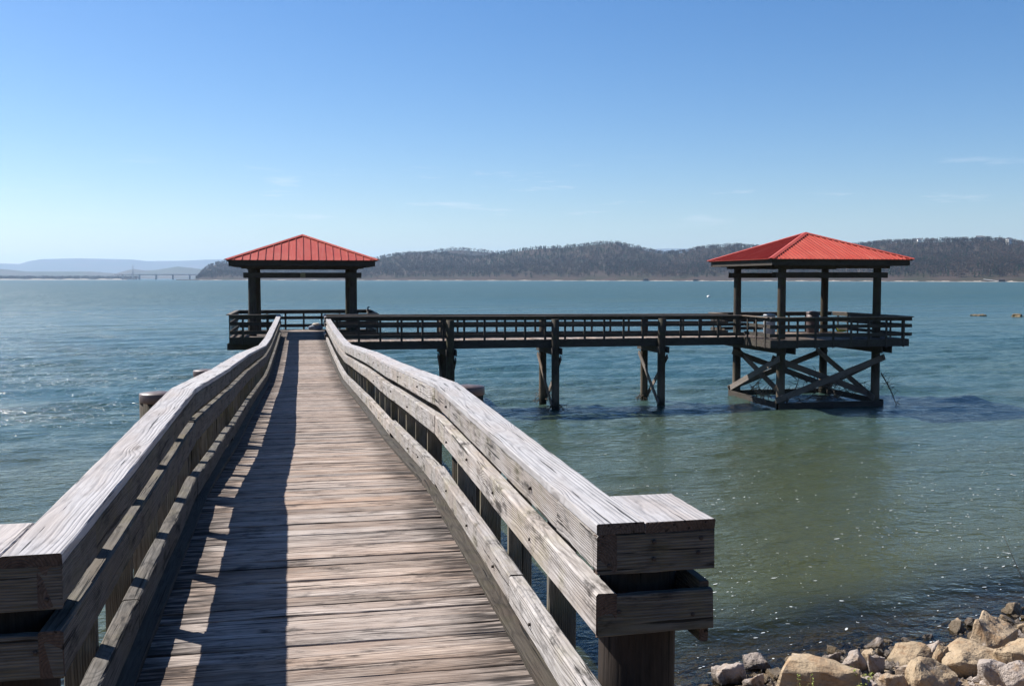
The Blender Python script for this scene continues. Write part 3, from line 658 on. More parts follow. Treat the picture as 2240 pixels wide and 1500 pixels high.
def pavilion(c, label, npan, along_y):
    t_ = thing('pavilion', (c.x, c.y, DZ), label, 'pavilion', None)
    roof(t_, c, 3.25, npan)
    fh = 0.21; o = 3.13
    for sx, sy in ((0, -1), (0, 1), (-1, 0), (1, 0)):
        if sy: a_, b_ = (c.x - o - 0.022, c.y + sy * o, EAVE - 0.052 - fh / 2), (c.x + o + 0.022, c.y + sy * o, EAVE - 0.052 - fh / 2)
        else: a_, b_ = (c.x + sx * o, c.y - o + 0.024, EAVE - 0.052 - fh / 2), (c.x + sx * o, c.y + o - 0.024, EAVE - 0.052 - fh / 2)
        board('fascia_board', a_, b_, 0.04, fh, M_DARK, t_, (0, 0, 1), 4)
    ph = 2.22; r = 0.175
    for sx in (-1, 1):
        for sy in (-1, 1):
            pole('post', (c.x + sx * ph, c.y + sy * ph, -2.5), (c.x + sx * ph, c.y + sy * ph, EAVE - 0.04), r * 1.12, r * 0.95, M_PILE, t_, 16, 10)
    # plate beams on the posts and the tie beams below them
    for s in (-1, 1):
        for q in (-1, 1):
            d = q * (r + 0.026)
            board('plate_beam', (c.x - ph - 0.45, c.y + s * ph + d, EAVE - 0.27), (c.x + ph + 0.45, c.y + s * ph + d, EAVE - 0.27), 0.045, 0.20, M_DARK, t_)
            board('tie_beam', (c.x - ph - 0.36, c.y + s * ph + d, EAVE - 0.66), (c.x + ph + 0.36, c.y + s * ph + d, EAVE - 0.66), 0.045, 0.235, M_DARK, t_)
    if not along_y: board('name_plate', (c.x - 0.12, c.y - ph - r - 0.052, EAVE - 0.66), (c.x + 0.10, c.y - ph - r - 0.052, EAVE - 0.66), 0.008, 0.20, M_PLATE, t_)
    # floor
    y_ = c.y - PH
    while y_ < c.y + PH - 0.1:
        zt = DZ - 0.019 + rng.uniform(-0.003, 0.003)
        board('plank', (c.x - PH, y_ + 0.092, zt), (c.x + PH, y_ + 0.092, zt), 0.181, 0.038, M_DECK, t_, (0, 0, 1), 2, 0.003, rng.randrange(5)); y_ += 0.1875
    o = PH + 0.012
    for sx, sy in ((0, -1), (0, 1), (-1, 0), (1, 0)):
        if sy: a_, b_ = (c.x - o - 0.018, c.y + sy * o, DZ - 0.16), (c.x + o + 0.018, c.y + sy * o, DZ - 0.16)
        else: a_, b_ = (c.x + sx * o, c.y - o + 0.024, DZ - 0.16), (c.x + sx * o, c.y + o - 0.024, DZ - 0.16)
        board('rim_board', a_, b_, 0.04, 0.315, M_DARK, t_, (0, 0, 1), 4)
    for i in range(1, 12):
        xj = c.x - PH + i * 0.525
        if along_y: board('joist', (c.x - PH + 0.02, c.y - PH + i * 0.525, DZ - 0.17), (c.x + PH - 0.02, c.y - PH + i * 0.525, DZ - 0.17), 0.04, 0.24, M_DARK, t_)
        else: board('joist', (xj, c.y - PH + 0.02, DZ - 0.17), (xj, c.y + PH - 0.02, DZ - 0.17), 0.04, 0.24, M_DARK, t_)
    for s in (-1, 1):
        for q in (-1, 1):
            d = s * ph + q * (r + 0.045)
            if along_y: board('girder', (c.x + d, c.y - ph - 0.85, DZ - 0.46), (c.x + d, c.y + ph + 0.85, DZ - 0.46), 0.05, 0.29, M_DARK, t_)
            else: board('girder', (c.x - ph - 1.1, c.y + d, DZ - 0.46), (c.x + ph + 1.1, c.y + d, DZ - 0.46), 0.05, 0.29, M_DARK, t_)
    # cross bracing and the low ring of walers on all four sides
    e = r + 0.04; za, zb = 0.34, DZ - 0.82
    for s in (-1, 1):
        board('brace', (c.x - ph - 0.3, c.y + s * (ph + e), za), (c.x + ph + 0.3, c.y + s * (ph + e), zb), 0.05, 0.26, M_KERB if False else M_DARKCAP, t_)
        board('brace', (c.x - ph - 0.3, c.y + s * (ph - e), zb), (c.x + ph + 0.3, c.y + s * (ph - e), za), 0.05, 0.26, M_DARKCAP, t_)
        board('brace', (c.x + s * (ph + e), c.y - ph - 0.3, zb), (c.x + s * (ph + e), c.y + ph + 0.3, za), 0.05, 0.26, M_DARKCAP, t_)
        board('brace', (c.x + s * (ph - e), c.y - ph - 0.3, za), (c.x + s * (ph - e), c.y + ph + 0.3, zb), 0.05, 0.26, M_DARKCAP, t_)
        board('waler', (c.x - ph - 0.2, c.y + s * (ph + e + 0.06), 0.12), (c.x + ph + 0.2, c.y + s * (ph + e + 0.06), 0.12), 0.06, 0.26, M_DARK, t_)
        board('waler', (c.x + s * (ph + e + 0.06), c.y - ph - 0.2, 0.15), (c.x + s * (ph + e + 0.06), c.y + ph + 0.2, 0.15), 0.06, 0.26, M_DARK, t_)
    return t_
pav1 = pavilion(P1C, 'open pavilion with broad red metal roof seen square-on at the end of the long boardwalk', 20, False)
pav2 = pavilion(P2C, 'open pavilion with red ribbed roof seen corner-on, standing on cross-braced posts in the lake', 34, True)

c1 = EYE - 1.566; c2 = EYE - 1.60
t_ = thing('railing', (P1C.x, P1C.y, DZ), 'railing round the floor of the pavilion at the end of the long boardwalk', 'railing')
o = PH - 0.03
rail_run(t_, (P1C.x - o, P1C.y - o, 0), (x_l(45) - 0.04, P1C.y - o, 0), (0, -1, 0), c1, c1, DZ)
rail_run(t_, (x_r(45) + 0.05, P1C.y - o, 0), (P1C.x + o, P1C.y - o, 0), (0, -1, 0), c1, c1, DZ)
rail_run(t_, (P1C.x - o, P1C.y - o + 0.02, 0), (P1C.x - o, P1C.y + o - 0.02, 0), (-1, 0, 0), c1 + 0.004, c1 + 0.004, DZ)
rail_run(t_, (P1C.x + o, P1C.y - o + 0.02, 0), (P1C.x + o, P1C.y + o - 0.02, 0), (1, 0, 0), c1 + 0.004, c1 + 0.004, DZ)
rail_run(t_, (P1C.x - o, P1C.y + o, 0), (P1C.x + o, P1C.y + o, 0), (0, 1, 0), c1, c1, DZ)
t_ = thing('railing', (P2C.x, P2C.y, DZ), 'railing round the floor of the corner-on pavilion, open where the cross boardwalk enters', 'railing')
rail_run(t_, (P2C.x - o - 0.08, P2C.y - o, 0), (P2C.x + o + 0.2, P2C.y - o, 0), (0, -1, 0), c2, c2, DZ)
rail_run(t_, (P2C.x - o, P2C.y - o + 0.02, 0), (P2C.x - o, T_N - 0.13, 0), (-1, 0, 0), c2 + 0.006, c2 + 0.006, DZ)
rail_run(t_, (P2C.x - o, T_F + 0.13, 0), (P2C.x - o, P2C.y + o - 0.02, 0), (-1, 0, 0), c2 + 0.006, c2 + 0.006, DZ)
rail_run(t_, (P2C.x + o, P2C.y - o + 0.02, 0), (P2C.x + o, P2C.y + o - 0.02, 0), (1, 0, 0), c2 + 0.006, c2 + 0.006, DZ)
rail_run(t_, (P2C.x - o, P2C.y + o, 0), (P2C.x + o, P2C.y + o, 0), (0, 1, 0), c2, c2, DZ)

# ------------------------------------------------------------------ things on the pavilion floors, the bird, the buoy
def lathe_part(name, prof, mat, parent, loc, n=20):
    me = lathe(prof, n); me.materials.append(mat); return link(name, me, parent, None, Matrix.Translation(loc))
def bin_(loc, r, h, mat, label):
    t_ = thing('litter_barrel', loc, label, 'barrel')
    b_ = lathe_part('body', [(r * 0.90, 0.0), (r * 0.94, 0.02), (r, h * 0.33), (r * 1.02, h * 0.34), (r * 1.0, h * 0.36), (r, h * 0.66), (r * 1.02, h * 0.67), (r, h * 0.69), (r * 0.97, h)], mat, t_, loc)
    lathe_part('lid', [(r * 1.05, 0), (r * 1.06, 0.03), (r * 0.95, 0.07), (r * 0.4, 0.11), (0.04, 0.115)], mat, t_, Vector(loc) + Vector((0, 0, h - 0.005)))
p = at_y(1683, 700, 42.3); bin_((p.x, p.y, DZ), 0.27, 0.86, M_BARREL, 'pale grey litter barrel with lid standing beside a post of the corner-on pavilion')
p = at_y(1778, 700, 43.3); bin_((p.x, p.y, DZ), 0.30, 0.92, M_BARREL2, 'dark brown litter barrel with lid under the corner-on pavilion')
p = at_y(588, 700, 48.9)
t_ = thing('bench', (p.x, p.y, DZ), 'small plain wooden bench on the floor of the square-on pavilion', 'bench')
board('seat', (p.x - 0.55, p.y, DZ + 0.45), (p.x + 0.55, p.y, DZ + 0.45), 0.32, 0.05, M_DARKCAP, t_, (0, 0, 1), 3)
for s in (-1, 1): board('leg', (p.x + s * 0.42, p.y, DZ - 0.002), (p.x + s * 0.42, p.y, DZ + 0.43), 0.26, 0.05, M_DARK, t_, (1, 0, 0), 2)
# blue-grey bundle on the far edge of the floor
def lump(name, sx, sy, sz, seed, mat, loc, parent=None, sub=3, amp=0.18):
    r = random.Random(seed); bm = bmesh.new(); bmesh.ops.create_icosphere(bm, subdivisions=sub, radius=1.0)
    ph = [(r.uniform(2, 5), r.uniform(2, 5), r.uniform(2, 5), r.uniform(0, 6)) for _ in range(4)]
    for v in bm.verts:
        d = sum(sin(a_ * v.co.x + b_ * v.co.y + c_ * v.co.z + q_) for a_, b_, c_, q_ in ph) / 4
        v.co *= 1 + amp * d; v.co.z = max(v.co.z, -0.55); v.co.x *= sx; v.co.y *= sy; v.co.z = (v.co.z + 0.55) * sz
    me = bpy.data.meshes.new('m'); bm.to_mesh(me); bm.free(); me.polygons.foreach_set('use_smooth', [True] * len(me.polygons)); me.materials.append(mat)
    return link(name, me, parent, None, Matrix.Translation(loc))
p = at_y(690, 700, 50.7)
t_ = thing('canvas_bundle', (p.x, p.y, DZ), 'blue-grey bundle with a tan top lying on the pavilion floor by the railing', 'bundle')
lump('bag', 0.33, 0.22, 0.19, 3, M_TARP, (p.x, p.y, DZ - 0.004), t_); lump('cloth', 0.20, 0.17, 0.10, 5, M_TARPTOP, (p.x + 0.03, p.y, DZ + 0.20), t_)
p = at_y(1841, 700, 44.0)
tag(lump('yellow_sack', 0.26, 0.18, 0.20, 8, M_YELLOW, (p.x, p.y, DZ - 0.004)), 'small yellow-green sack on the floor of the corner-on pavilion', 'sack')
# dark bird on the square-on pavilion's rail
p = at_y(809, 672, 45.2); zc = c1 + 0.002
t_ = thing('perched_bird', (p.x, p.y, zc), 'small dark bird with a white throat perched on the pavilion rail', 'bird')
V = []; Fc = []
sec = [(-0.20, 0.070, 0.006), (-0.13, 0.085, 0.030), (-0.05, 0.10, 0.062), (0.03, 0.115, 0.068), (0.08, 0.15, 0.052), (0.10, 0.20, 0.034), (0.095, 0.245, 0.030), (0.075, 0.275, 0.036), (0.04, 0.285, 0.030), (0.012, 0.280, 0.012), (-0.035, 0.272, 0.004)]
sec = [(-a_, b_, c_) for a_, b_, c_ in sec]
n_ = 10; pts = [Vector((a_, 0, b_)) for a_, b_, c_ in sec]
for i, (a_, b_, c_) in enumerate(sec):
    d = (pts[min(i + 1, len(pts) - 1)] - pts[max(i - 1, 0)]).normalized(); s_ = Vector((0, 1, 0)); u_ = d.cross(s_)
    for q in range(n_): V.append(pts[i] + s_ * cos(2 * pi * q / n_) * c_ * 0.85 + u_ * sin(2 * pi * q / n_) * c_)
for i in range(len(sec) - 1):
    for q in range(n_): Fc.append((i*n_+q, i*n_+(q+1) % n_, (i+1)*n_+(q+1) % n_, (i+1)*n_+q))
Fc.append(tuple(reversed(range(n_)))); Fc.append(tuple((len(sec)-1)*n_+q for q in range(n_)))
body = link('body', mesh(V, Fc, True), t_, M_BIRD, Matrix.Translation((p.x, p.y, zc)))
lump('throat', 0.022, 0.02, 0.030, 2, M_BIRDW, (p.x - 0.105, p.y - 0.012, zc + 0.20), t_, 2)
for s in (-1, 1): link('leg', tubes([[(Vector((0, 0, -0.004)), 0.006), (Vector((0, 0, 0.06)), 0.006)], [(Vector((0.01, 0, 0.003)), 0.005), (Vector((-0.05, 0, 0.003)), 0.003)]]), t_, M_BIRD, Matrix.Translation((p.x - 0.01, p.y + s * 0.025, zc)))
p = at_z(1550, 650, 0)
t_ = thing('mooring_buoy', (p.x, p.y, 0), 'small white mooring buoy afloat on the open lake', 'buoy')
lathe_part('stripe', [(0.455, 0.10), (0.50, 0.12), (0.49, 0.20), (0.44, 0.22)], M_BARREL, t_, p, 18)
lathe_part('float', [(0.10, -0.45), (0.42, -0.3), (0.52, 0.0), (0.45, 0.32), (0.20, 0.55)], M_WHITE, t_, p, 18)

# ------------------------------------------------------------------ driftwood caught on the posts
def twigs(seed, n, origin, spread, length, up=0.1, r=0.018, mat=None, side=5):
    q = random.Random(seed); paths = []
    for i in range(n):
        a_ = q.uniform(0, 2 * pi); s_ = Vector((origin[0] + q.uniform(-1, 1) * spread[0], origin[1] + q.uniform(-1, 1) * spread[1], origin[2] + q.uniform(-1, 1) * spread[2]))
        d = Vector((cos(a_), sin(a_), q.uniform(-0.6, 0.9) + up)).normalized(); l_ = length * q.uniform(0.4, 1.2); pth = []; rr = r * q.uniform(0.6, 1.3)
        for j in range(5):
            f = j / 4; pth.append((s_ + d * l_ * f + Vector((q.uniform(-1, 1), q.uniform(-1, 1), q.uniform(-1, 1))) * 0.05 * l_ * f, rr * (1 - 0.8 * f) + 0.003))
        paths.append(pth)
        for _ in range(2):
            f = q.uniform(0.3, 0.9); s2 = s_ + d * l_ * f; d2 = (d + Vector((q.uniform(-1, 1), q.uniform(-1, 1), q.uniform(-1, 1))) * 0.9).normalized()
            paths.append([(s2, rr * 0.5), (s2 + d2 * l_ * 0.3, rr * 0.3), (s2 + d2 * l_ * 0.5 + Vector((0, 0, -0.05)), 0.003)])
    return tubes(paths, side)
def drift(seed, n, origin, spread, length, label, mat=M_TWIG, **k_):
    o = link('driftwood', twigs(seed, n, (0, 0, 0), spread, length, **k_), None, mat, Matrix.Translation(origin)); return tag(o, label, 'driftwood')
X0, X1, Ya, Yb = P2C.x - 2.22, P2C.x + 2.22, P2C.y - 2.22, P2C.y + 2.22
drift(1, 26, (X0 - 0.25, Ya + 1.3, 0.35), (0.25, 0.9, 0.35), 0.9, 'brown driftwood sticks snagged on the lit side bracing of the corner-on pavilion', M_TWIGL, up=0.4)
drift(2, 40, (X0 + 1.6, Ya + 0.25, 0.75), (1.0, 0.5, 0.45), 0.8, 'tangle of dark driftwood twigs caught on the shaded shore-side braces of the corner-on pavilion')
drift(3, 30, (X0 + 3.3, Ya + 0.6, 0.7), (0.8, 0.6, 0.35), 0.7, 'thin driftwood twigs caught in the far bracing under the corner-on pavilion')
drift(5, 16, (10.3, T_F + 0.2, 0.30), (0.35, 0.15, 0.22), 0.55, 'clump of dark driftwood wrapped round a pile of the cross boardwalk', up=0.0)
drift(6, 16, (10.35, T_N - 0.35, 0.16), (0.35, 0.12, 0.10), 0.5, 'few driftwood sticks at the waterline of a cross boardwalk pile', up=-0.1)
drift(9, 7, (15.0, T_F + 0.1, 0.2), (0.3, 0.2, 0.1), 0.5, 'low driftwood bits at the waterline of the cross boardwalk pile by the pavilion', up=-0.1)
# a fallen branch leaning off the outer post
pb = Vector((X1 + 0.24, Ya - 0.1, 1.35)); pe = Vector((X1 + 1.15, Ya - 0.3, -0.3)); paths = [[(pb + (pe - pb) * (i / 6) + Vector((0.05 * sin(i), 0, 0.03 * cos(i * 2))), 0.030 - 0.003 * i) for i in range(7)]]
q = random.Random(4)
for i in range(26):
    f = q.uniform(0.02, 0.8); s_ = pb + (pe - pb) * f; d = Vector((q.uniform(-0.5, 1.0), q.uniform(-0.6, 0.6), q.uniform(-0.5, 0.9))).normalized(); l_ = q.uniform(0.3, 0.8)
    paths.append([(s_, 0.010), (s_ + d * l_ * 0.5, 0.006), (s_ + d * l_ + Vector((0, 0, -0.08)), 0.003)])
tag(link('fallen_branch', tubes([[(v - pb, r_) for v, r_ in pt] for pt in paths], 5), None, M_TWIG, Matrix.Translation(pb)), 'bare twiggy branch leaning off the outer post of the corner-on pavilion into the water', 'branch')

# ------------------------------------------------------------------ riprap rocks
_rocks = []
def hash_noise(x, y, z, s):
    return sin(x * 3.1 + s) * cos(y * 2.7 - s * 1.3) + 0.6 * sin(z * 4.3 + x * 2.2 + s * 2.1) + 0.35 * sin(x * 8.7 + y * 9.1 + s) * cos(z * 7.9 + s)
def rock_mesh(seed, cuts=3):
    r = random.Random(seed); bm = bmesh.new()
    asp = (1.0, r.uniform(0.55, 0.9), r.uniform(0.40, 0.75))
    for i in range(r.randrange(13, 22)):
        v = Vector((r.gauss(0, 1), r.gauss(0, 1), r.gauss(0, 1))).normalized() * r.uniform(0.80, 1.1)
        v = Vector([max(-0.72, min(0.72, c_)) for c_ in v]); bm.verts.new((v.x * asp[0], v.y * asp[1], v.z * asp[2]))
    ch = bmesh.ops.convex_hull(bm, input=bm.verts[:]); bmesh.ops.delete(bm, geom=[g for g in ch['geom_interior'] if isinstance(g, bmesh.types.BMVert)], context='VERTS')
    bmesh.ops.dissolve_limit(bm, angle_limit=radians(14), verts=bm.verts[:], edges=bm.edges[:])
    bmesh.ops.bevel(bm, geom=bm.edges[:], offset=0.022, segments=1, profile=0.6, affect='EDGES', clamp_overlap=True)
    bmesh.ops.triangulate(bm, faces=bm.faces[:])
    for _ in range(3):
        long_ = [e_ for e_ in bm.edges if e_.calc_length() > 0.15]
        if long_: bmesh.ops.subdivide_edges(bm, edges=long_, cuts=1); bmesh.ops.triangulate(bm, faces=bm.faces[:])
    bm.normal_update()
    for v in bm.verts:
        d = hash_noise(v.co.x * 1.6, v.co.y * 1.6, v.co.z * 1.6, seed) * 0.035 + hash_noise(v.co.x * 5, v.co.y * 5, v.co.z * 5, seed * 1.7) * 0.020
        v.co += v.normal * d
    me = bpy.data.meshes.new('rock'); bm.to_mesh(me); bm.free(); me.polygons.foreach_set('use_smooth', [True] * len(me.polygons))
    me.set_sharp_from_angle(angle=radians(24)); me.materials.append(M_ROCK)
    return me
PROTO = [rock_mesh(100 + i) for i in range(16)]
def ground_hit(x, y_):
    d = ray(x, y_); t = 3.0 / F; s = 0.02 / F * 2
    for _ in range(4000):
        P = d * t
        if EYE + P[2] <= float(bank_z(P[0], P[1])): break
        t += s
    return Vector((P[0], P[1], EYE + P[2]))
def rock(me, loc, sc, rot, label, group=None, cat='rock'):
    o = bpy.data.objects.new('rock', me); COL.objects.link(o); o.location = loc; o.scale = sc; o.rotation_euler = rot
    return tag(o, label, cat, group)
# the big ones, by the pixel of their foot, their width and height in the photograph
BIG = [(2175, 1432, 118, 80, 3, 0.4, 'tall pale upright slab rock, topmost on the bank at the water'),
       (2118, 1468, 150, 56, 5, 0.3, 'long slanting tan rock leaning up against the tall pale slab'),
       (1772, 1512, 235, 78, 7, -0.2, 'broad flat pale grey slab with a weed growing over it'),
       (1594, 1496, 84, 46, 1, 0.1, 'blocky orange-tan rock nearest the boardwalk pile'),
       (1655, 1474, 78, 46, 2, 0.6, 'peaked tan rock at the waterline next to the blocky orange-tan rock'),
       (1750, 1466, 66, 36, 9, 0.2, 'pitted tan rock at the waterline behind the broad flat slab'),
       (1862, 1470, 74, 50, 4, 0.9, 'pale tan block with a straight sunlit face behind the flat slab'),
       (1818, 1457, 44, 36, 12, 0.5, 'dark wet speckled rounded rock standing in the water'),
       (1918, 1476, 44, 50, 6, 1.1, 'small pointed pale rock beside the green weed'),
       (1992, 1452, 110, 36, 10, 0.0, 'long dark brown wet rock half awash at the water edge'),
       (2054, 1468, 42, 56, 8, 1.4, 'narrow upright tan rock at the water edge between larger rocks'),
       (2003, 1492, 96, 40, 13, -0.3, 'flat cream rock with a grey lichen end above the water edge'),
       (2040, 1512, 120, 66, 11, 0.2, 'large pale rock with a straight shadowed end low on the bank'),
       (1960, 1512, 84, 44, 14, 0.5, 'flat grey-brown rock below the cream rock'),
       (2220, 1470, 110, 60, 15, 0.4, 'wide sandy rock heaped behind the long slanting rock'),
       (2180, 1500, 90, 52, 0, 0.7, 'pale grey angular rock on the heap inland of the long slanting rock'),
       (2235, 1512, 100, 60, 2, 1.9, 'whitish cracked rock at the inland end of the heap'),
       (1648, 1506, 54, 34, 12, 2.2, 'tan cobble tucked between the blocky rock and the flat slab')]
occupied = []
for (x_, y_, w_, h_, pi_, rz, lb) in BIG:
    g = ground_hit(x_, y_); px = F / g.length if False else F / sqrt(g.x ** 2 + g.y ** 2 + (EYE - g.z) ** 2)
    W_, H_ = w_ / px / 1.80, h_ / px
    me = PROTO[pi_]; zs = [v.co.z for v in me.vertices]; hz = max(zs) - min(zs)
    sz = H_ * 1.15 / hz
    rock(me, (g.x, g.y, g.z - min(zs) * sz * 0.62), (W_, W_ * 0.95, sz), (rng.uniform(-0.12, 0.12), rng.uniform(-0.15, 0.15), -YAW + rng.uniform(-0.2, 0.2)), lb, None)
    occupied.append((g.x, g.y, W_ * 0.55))
cnt = 0; tries = 0
MARKS = ['tall pale slab', 'long slanting rock', 'broad flat slab', 'blocky orange-tan rock', 'peaked tan rock', 'pitted tan rock', 'pale tan block', 'speckled wet rock', 'pointed pale rock', 'long dark wet rock', 'narrow upright rock', 'flat cream rock', 'large rock with a shadowed end', 'flat grey-brown rock', 'wide sandy rock', 'pale grey angular rock', 'whitish cracked rock', 'tan cobble']
BIG_AT = list(occupied)
def rock_label(x_, y_, s):
    d = y_ - float(shore_y(x_)); size = 'fist-sized' if s < 0.13 else 'small' if s < 0.2 else 'medium-sized'
    where = 'awash in the shallows' if d > 0.35 else 'wet at the waterline' if d > -0.25 else 'dry low on the bank' if d > -1.3 else 'dry high on the bank'
    j = min(range(len(BIG_AT)), key=lambda i: (BIG_AT[i][0] - x_) ** 2 + (BIG_AT[i][1] - y_) ** 2)
    near_ = 'under the boardwalk' if x_ < 3.2 else 'beside the end pile' if x_ < 4.6 else 'past the ' + MARKS[j] if x_ > 12.2 else 'near the ' + MARKS[j]
    lb = f'{size} angular rock {where}, {near_}'
    return lb, 'rubble: ' + lb
while cnt < 262 and tries < 6000:
    tries += 1
    x_ = rng.uniform(5.0, 12.6) if rng.random() < 0.9 else rng.uniform(-7, 5.0); y_ = float(shore_y(x_)) + 0.75 - abs(rng.gauss(0, 1.3))
    if y_ < 8: continue
    s = 0.09 + 0.24 * rng.random() ** 2.0
    if any((x_ - a_) ** 2 + (y_ - b_) ** 2 < (c_ + s * 0.6) ** 2 for a_, b_, c_ in occupied): continue
    occupied.append((x_, y_, s * 0.62)); cnt += 1
    rock(rng.choice(PROTO), (x_, y_, float(bank_z(x_, y_)) + s * 0.22), (s, s * rng.uniform(0.75, 1.1), s * rng.uniform(0.8, 1.25)), (rng.uniform(-0.5, 0.5), rng.uniform(-0.5, 0.5), rng.uniform(0, 6.28)),
         *rock_label(x_, y_, s))
# small broken stone between them, past counting
V = []; Fc = []; q = random.Random(3)
for i in range(2600):
    x_ = q.uniform(1.5, 16); y_ = float(shore_y(x_)) + 0.9 - abs(q.gauss(0, 1.6)); z_ = float(bank_z(x_, y_)); s = q.uniform(0.025, 0.085); b0 = len(V)
    for dx, dy, dz in ((1, 0, 0), (-1, 0.2, 0), (0, 1, 0.1), (0.1, -1, 0), (0, 0, 0.9), (0, 0, -0.8)):
        V.append((x_ + s * dx * q.uniform(0.6, 1.2), y_ + s * dy * q.uniform(0.6, 1.2), z_ + 0.02 + s * dz * q.uniform(0.6, 1.2)))
    for a_, b_, c_ in ((0, 2, 4), (2, 1, 4), (1, 3, 4), (3, 0, 4), (2, 0, 5), (1, 2, 5), (3, 1, 5), (0, 3, 5)): Fc.append((b0 + a_, b0 + b_, b0 + c_))
tag(link('broken_stone', mesh(V, Fc), None, M_ROCK), 'small broken stone filling the gaps between the bank rocks', 'gravel', kind='stuff')
# rocks out in the lake
LAKE_ROCK = {}
for i_ in (5, 7, 3):
    me = PROTO[i_].copy(); me.materials.clear(); me.materials.append(M_LROCK); LAKE_ROCK[i_] = me
for (x_, y_, w_, h_, pi_, lb) in ((2143, 691, 30, 7, 5, 'low dark rock just breaking the surface of the lake'), (2222, 693, 34, 11, 7, 'rough tan rock breaking the lake surface near the low dark rock'), (2252, 692, 34, 9, 3, 'flat tan rock end joined to the rough one out in the lake')):
    g = at_z(x_, y_, 0); px = F / g.length; rock(LAKE_ROCK[pi_], (g.x, g.y, 0.02), (w_ / px / 1.4, w_ / px / 1.4, h_ / px * 1.2), (0, 0, pi_), lb)

# ------------------------------------------------------------------ weeds and the bare twig
def weed(base, h, n, seed, label):
    q = random.Random(seed); t_ = thing('weed', base, label, 'weed'); b = Vector(base); st = []; LV = []; LF = []
    for i in range(n):
        a_ = q.uniform(0, 6.28); d = Vector((cos(a_) * 0.35, sin(a_) * 0.35, 1)).normalized(); hh_ = h * q.uniform(0.6, 1.1); o = Vector((q.uniform(-0.05, 0.05), q.uniform(-0.05, 0.05), -0.05))
        pth = [(o + d * hh_ * f + Vector((0.03 * sin(f * 5 + i), 0, 0)), 0.006 * (1 - f * 0.7)) for f in (0, 0.25, 0.5, 0.75, 1.0)]; st.append(pth)
        for j in range(26):
            f = q.uniform(0.2, 1.0); c_ = o + d * hh_ * f; e_ = Vector((q.gauss(0, 1), q.gauss(0, 1), q.gauss(0, 0.6))).normalized(); s_ = e_.orthogonal().normalized(); l_ = q.uniform(0.025, 0.05)
            b0 = len(LV); LV += [c_, c_ + e_ * l_ * 0.5 + s_ * l_ * 0.3, c_ + e_ * l_, c_ + e_ * l_ * 0.5 - s_ * l_ * 0.3]; LF.append((b0, b0 + 1, b0 + 2, b0 + 3))
    link('stem', tubes(st, 4), t_, M_STEM, Matrix.Translation(b)); tag(link('foliage', mesh(LV, LF), t_, M_WEED, Matrix.Translation(b)), kind='stuff')
def weed_at(px_, top, Y, n, seed, label):
    p = at_y(px_, top, Y); gz = float(bank_z(p.x, Y)); weed((p.x, Y, gz), max(0.3, (p.z - gz) * 0.95), n, seed, label)
g = ground_hit(1766, 1516); weed_at(1766, 1466, g.y - 0.42, 3, 1, 'thin yellow-green weed climbing over the broad flat slab')
g = ground_hit(1888, 1508); weed_at(1888, 1454, g.y - 0.25, 7, 2, 'bushier yellow-green weed growing between the pointed rock and the flat slab')
p0 = at_y(2300, 1420, 11.4); gz = float(bank_z(p0.x, p0.y)); b = Vector((p0.x, p0.y, gz - 0.05)); tp = at_y(2195, 1168, 11.6) - b
pth = [(tp * f + Vector((0.10 * sin(f * 3.1), 0, 0.05 * sin(f * 6))), 0.013 * (1 - 0.85 * f)) for f in [i / 8 for i in range(9)]]
m2 = pth[5][0]; tag(link('bare_twig', tubes([pth, [(m2, 0.006), (m2 + Vector((0.12, 0.02, 0.16)), 0.003), (m2 + Vector((0.2, 0, 0.34)), 0.002)], [(pth[3][0], 0.008), (pth[3][0] + Vector((0.3, 0.1, 0.25)), 0.003)]]), None, M_TWIG, Matrix.Translation(b)), 'thin bare dark twig sticking up from the bank over the water', 'twig')

# ------------------------------------------------------------------ foam flecks drifting by the shore
V = []; Fc = []; q = random.Random(9); pts = []
for i in range(5200):
    x_ = q.uniform(-9, 26); d = abs(q.gauss(0, 7.5)) + 0.1; y_ = float(shore_y(x_)) + d
    dens = 0.5 + 0.5 * sin(x_ * 0.9 + 1.7 * sin(y_ * 0.5)) * cos(y_ * 0.8 + sin(x_ * 0.4)); dens *= 0.25 + 0.75 * min(1, max(0.0, (x_ - 1) / 6))
    if q.random() < dens: pts.append((x_, y_))
pts = pts[:2600]; px_ = np.array([a_ for a_, b_ in pts]); py_ = np.array([b_ for a_, b_ in pts]); pz_ = wave_z(px_, py_)
for (x_, y_), z_ in zip(pts, pz_):
    s = 0.004 + 0.016 * q.random() ** 2.8; e_ = q.uniform(1.0, 3.8); a_ = q.gauss(0.1, 0.5); b0 = len(V); n_ = 7
    for k_ in range(n_):
        t = 2 * pi * k_ / n_; rr = s * q.uniform(0.6, 1.3); u, v = rr * e_ * cos(t), rr * sin(t)
        xx, yy_ = x_ + u * cos(a_) - v * sin(a_), y_ + u * sin(a_) + v * cos(a_)
        V.append((xx, yy_, z_ + 0.010))
    Fc.append(tuple(range(b0, b0 + n_)))
tag(link('foam_flecks', mesh(V, Fc), None, M_FOAM), 'white foam flecks drifting on the sheltered water by the bank', 'foam', kind='stuff')

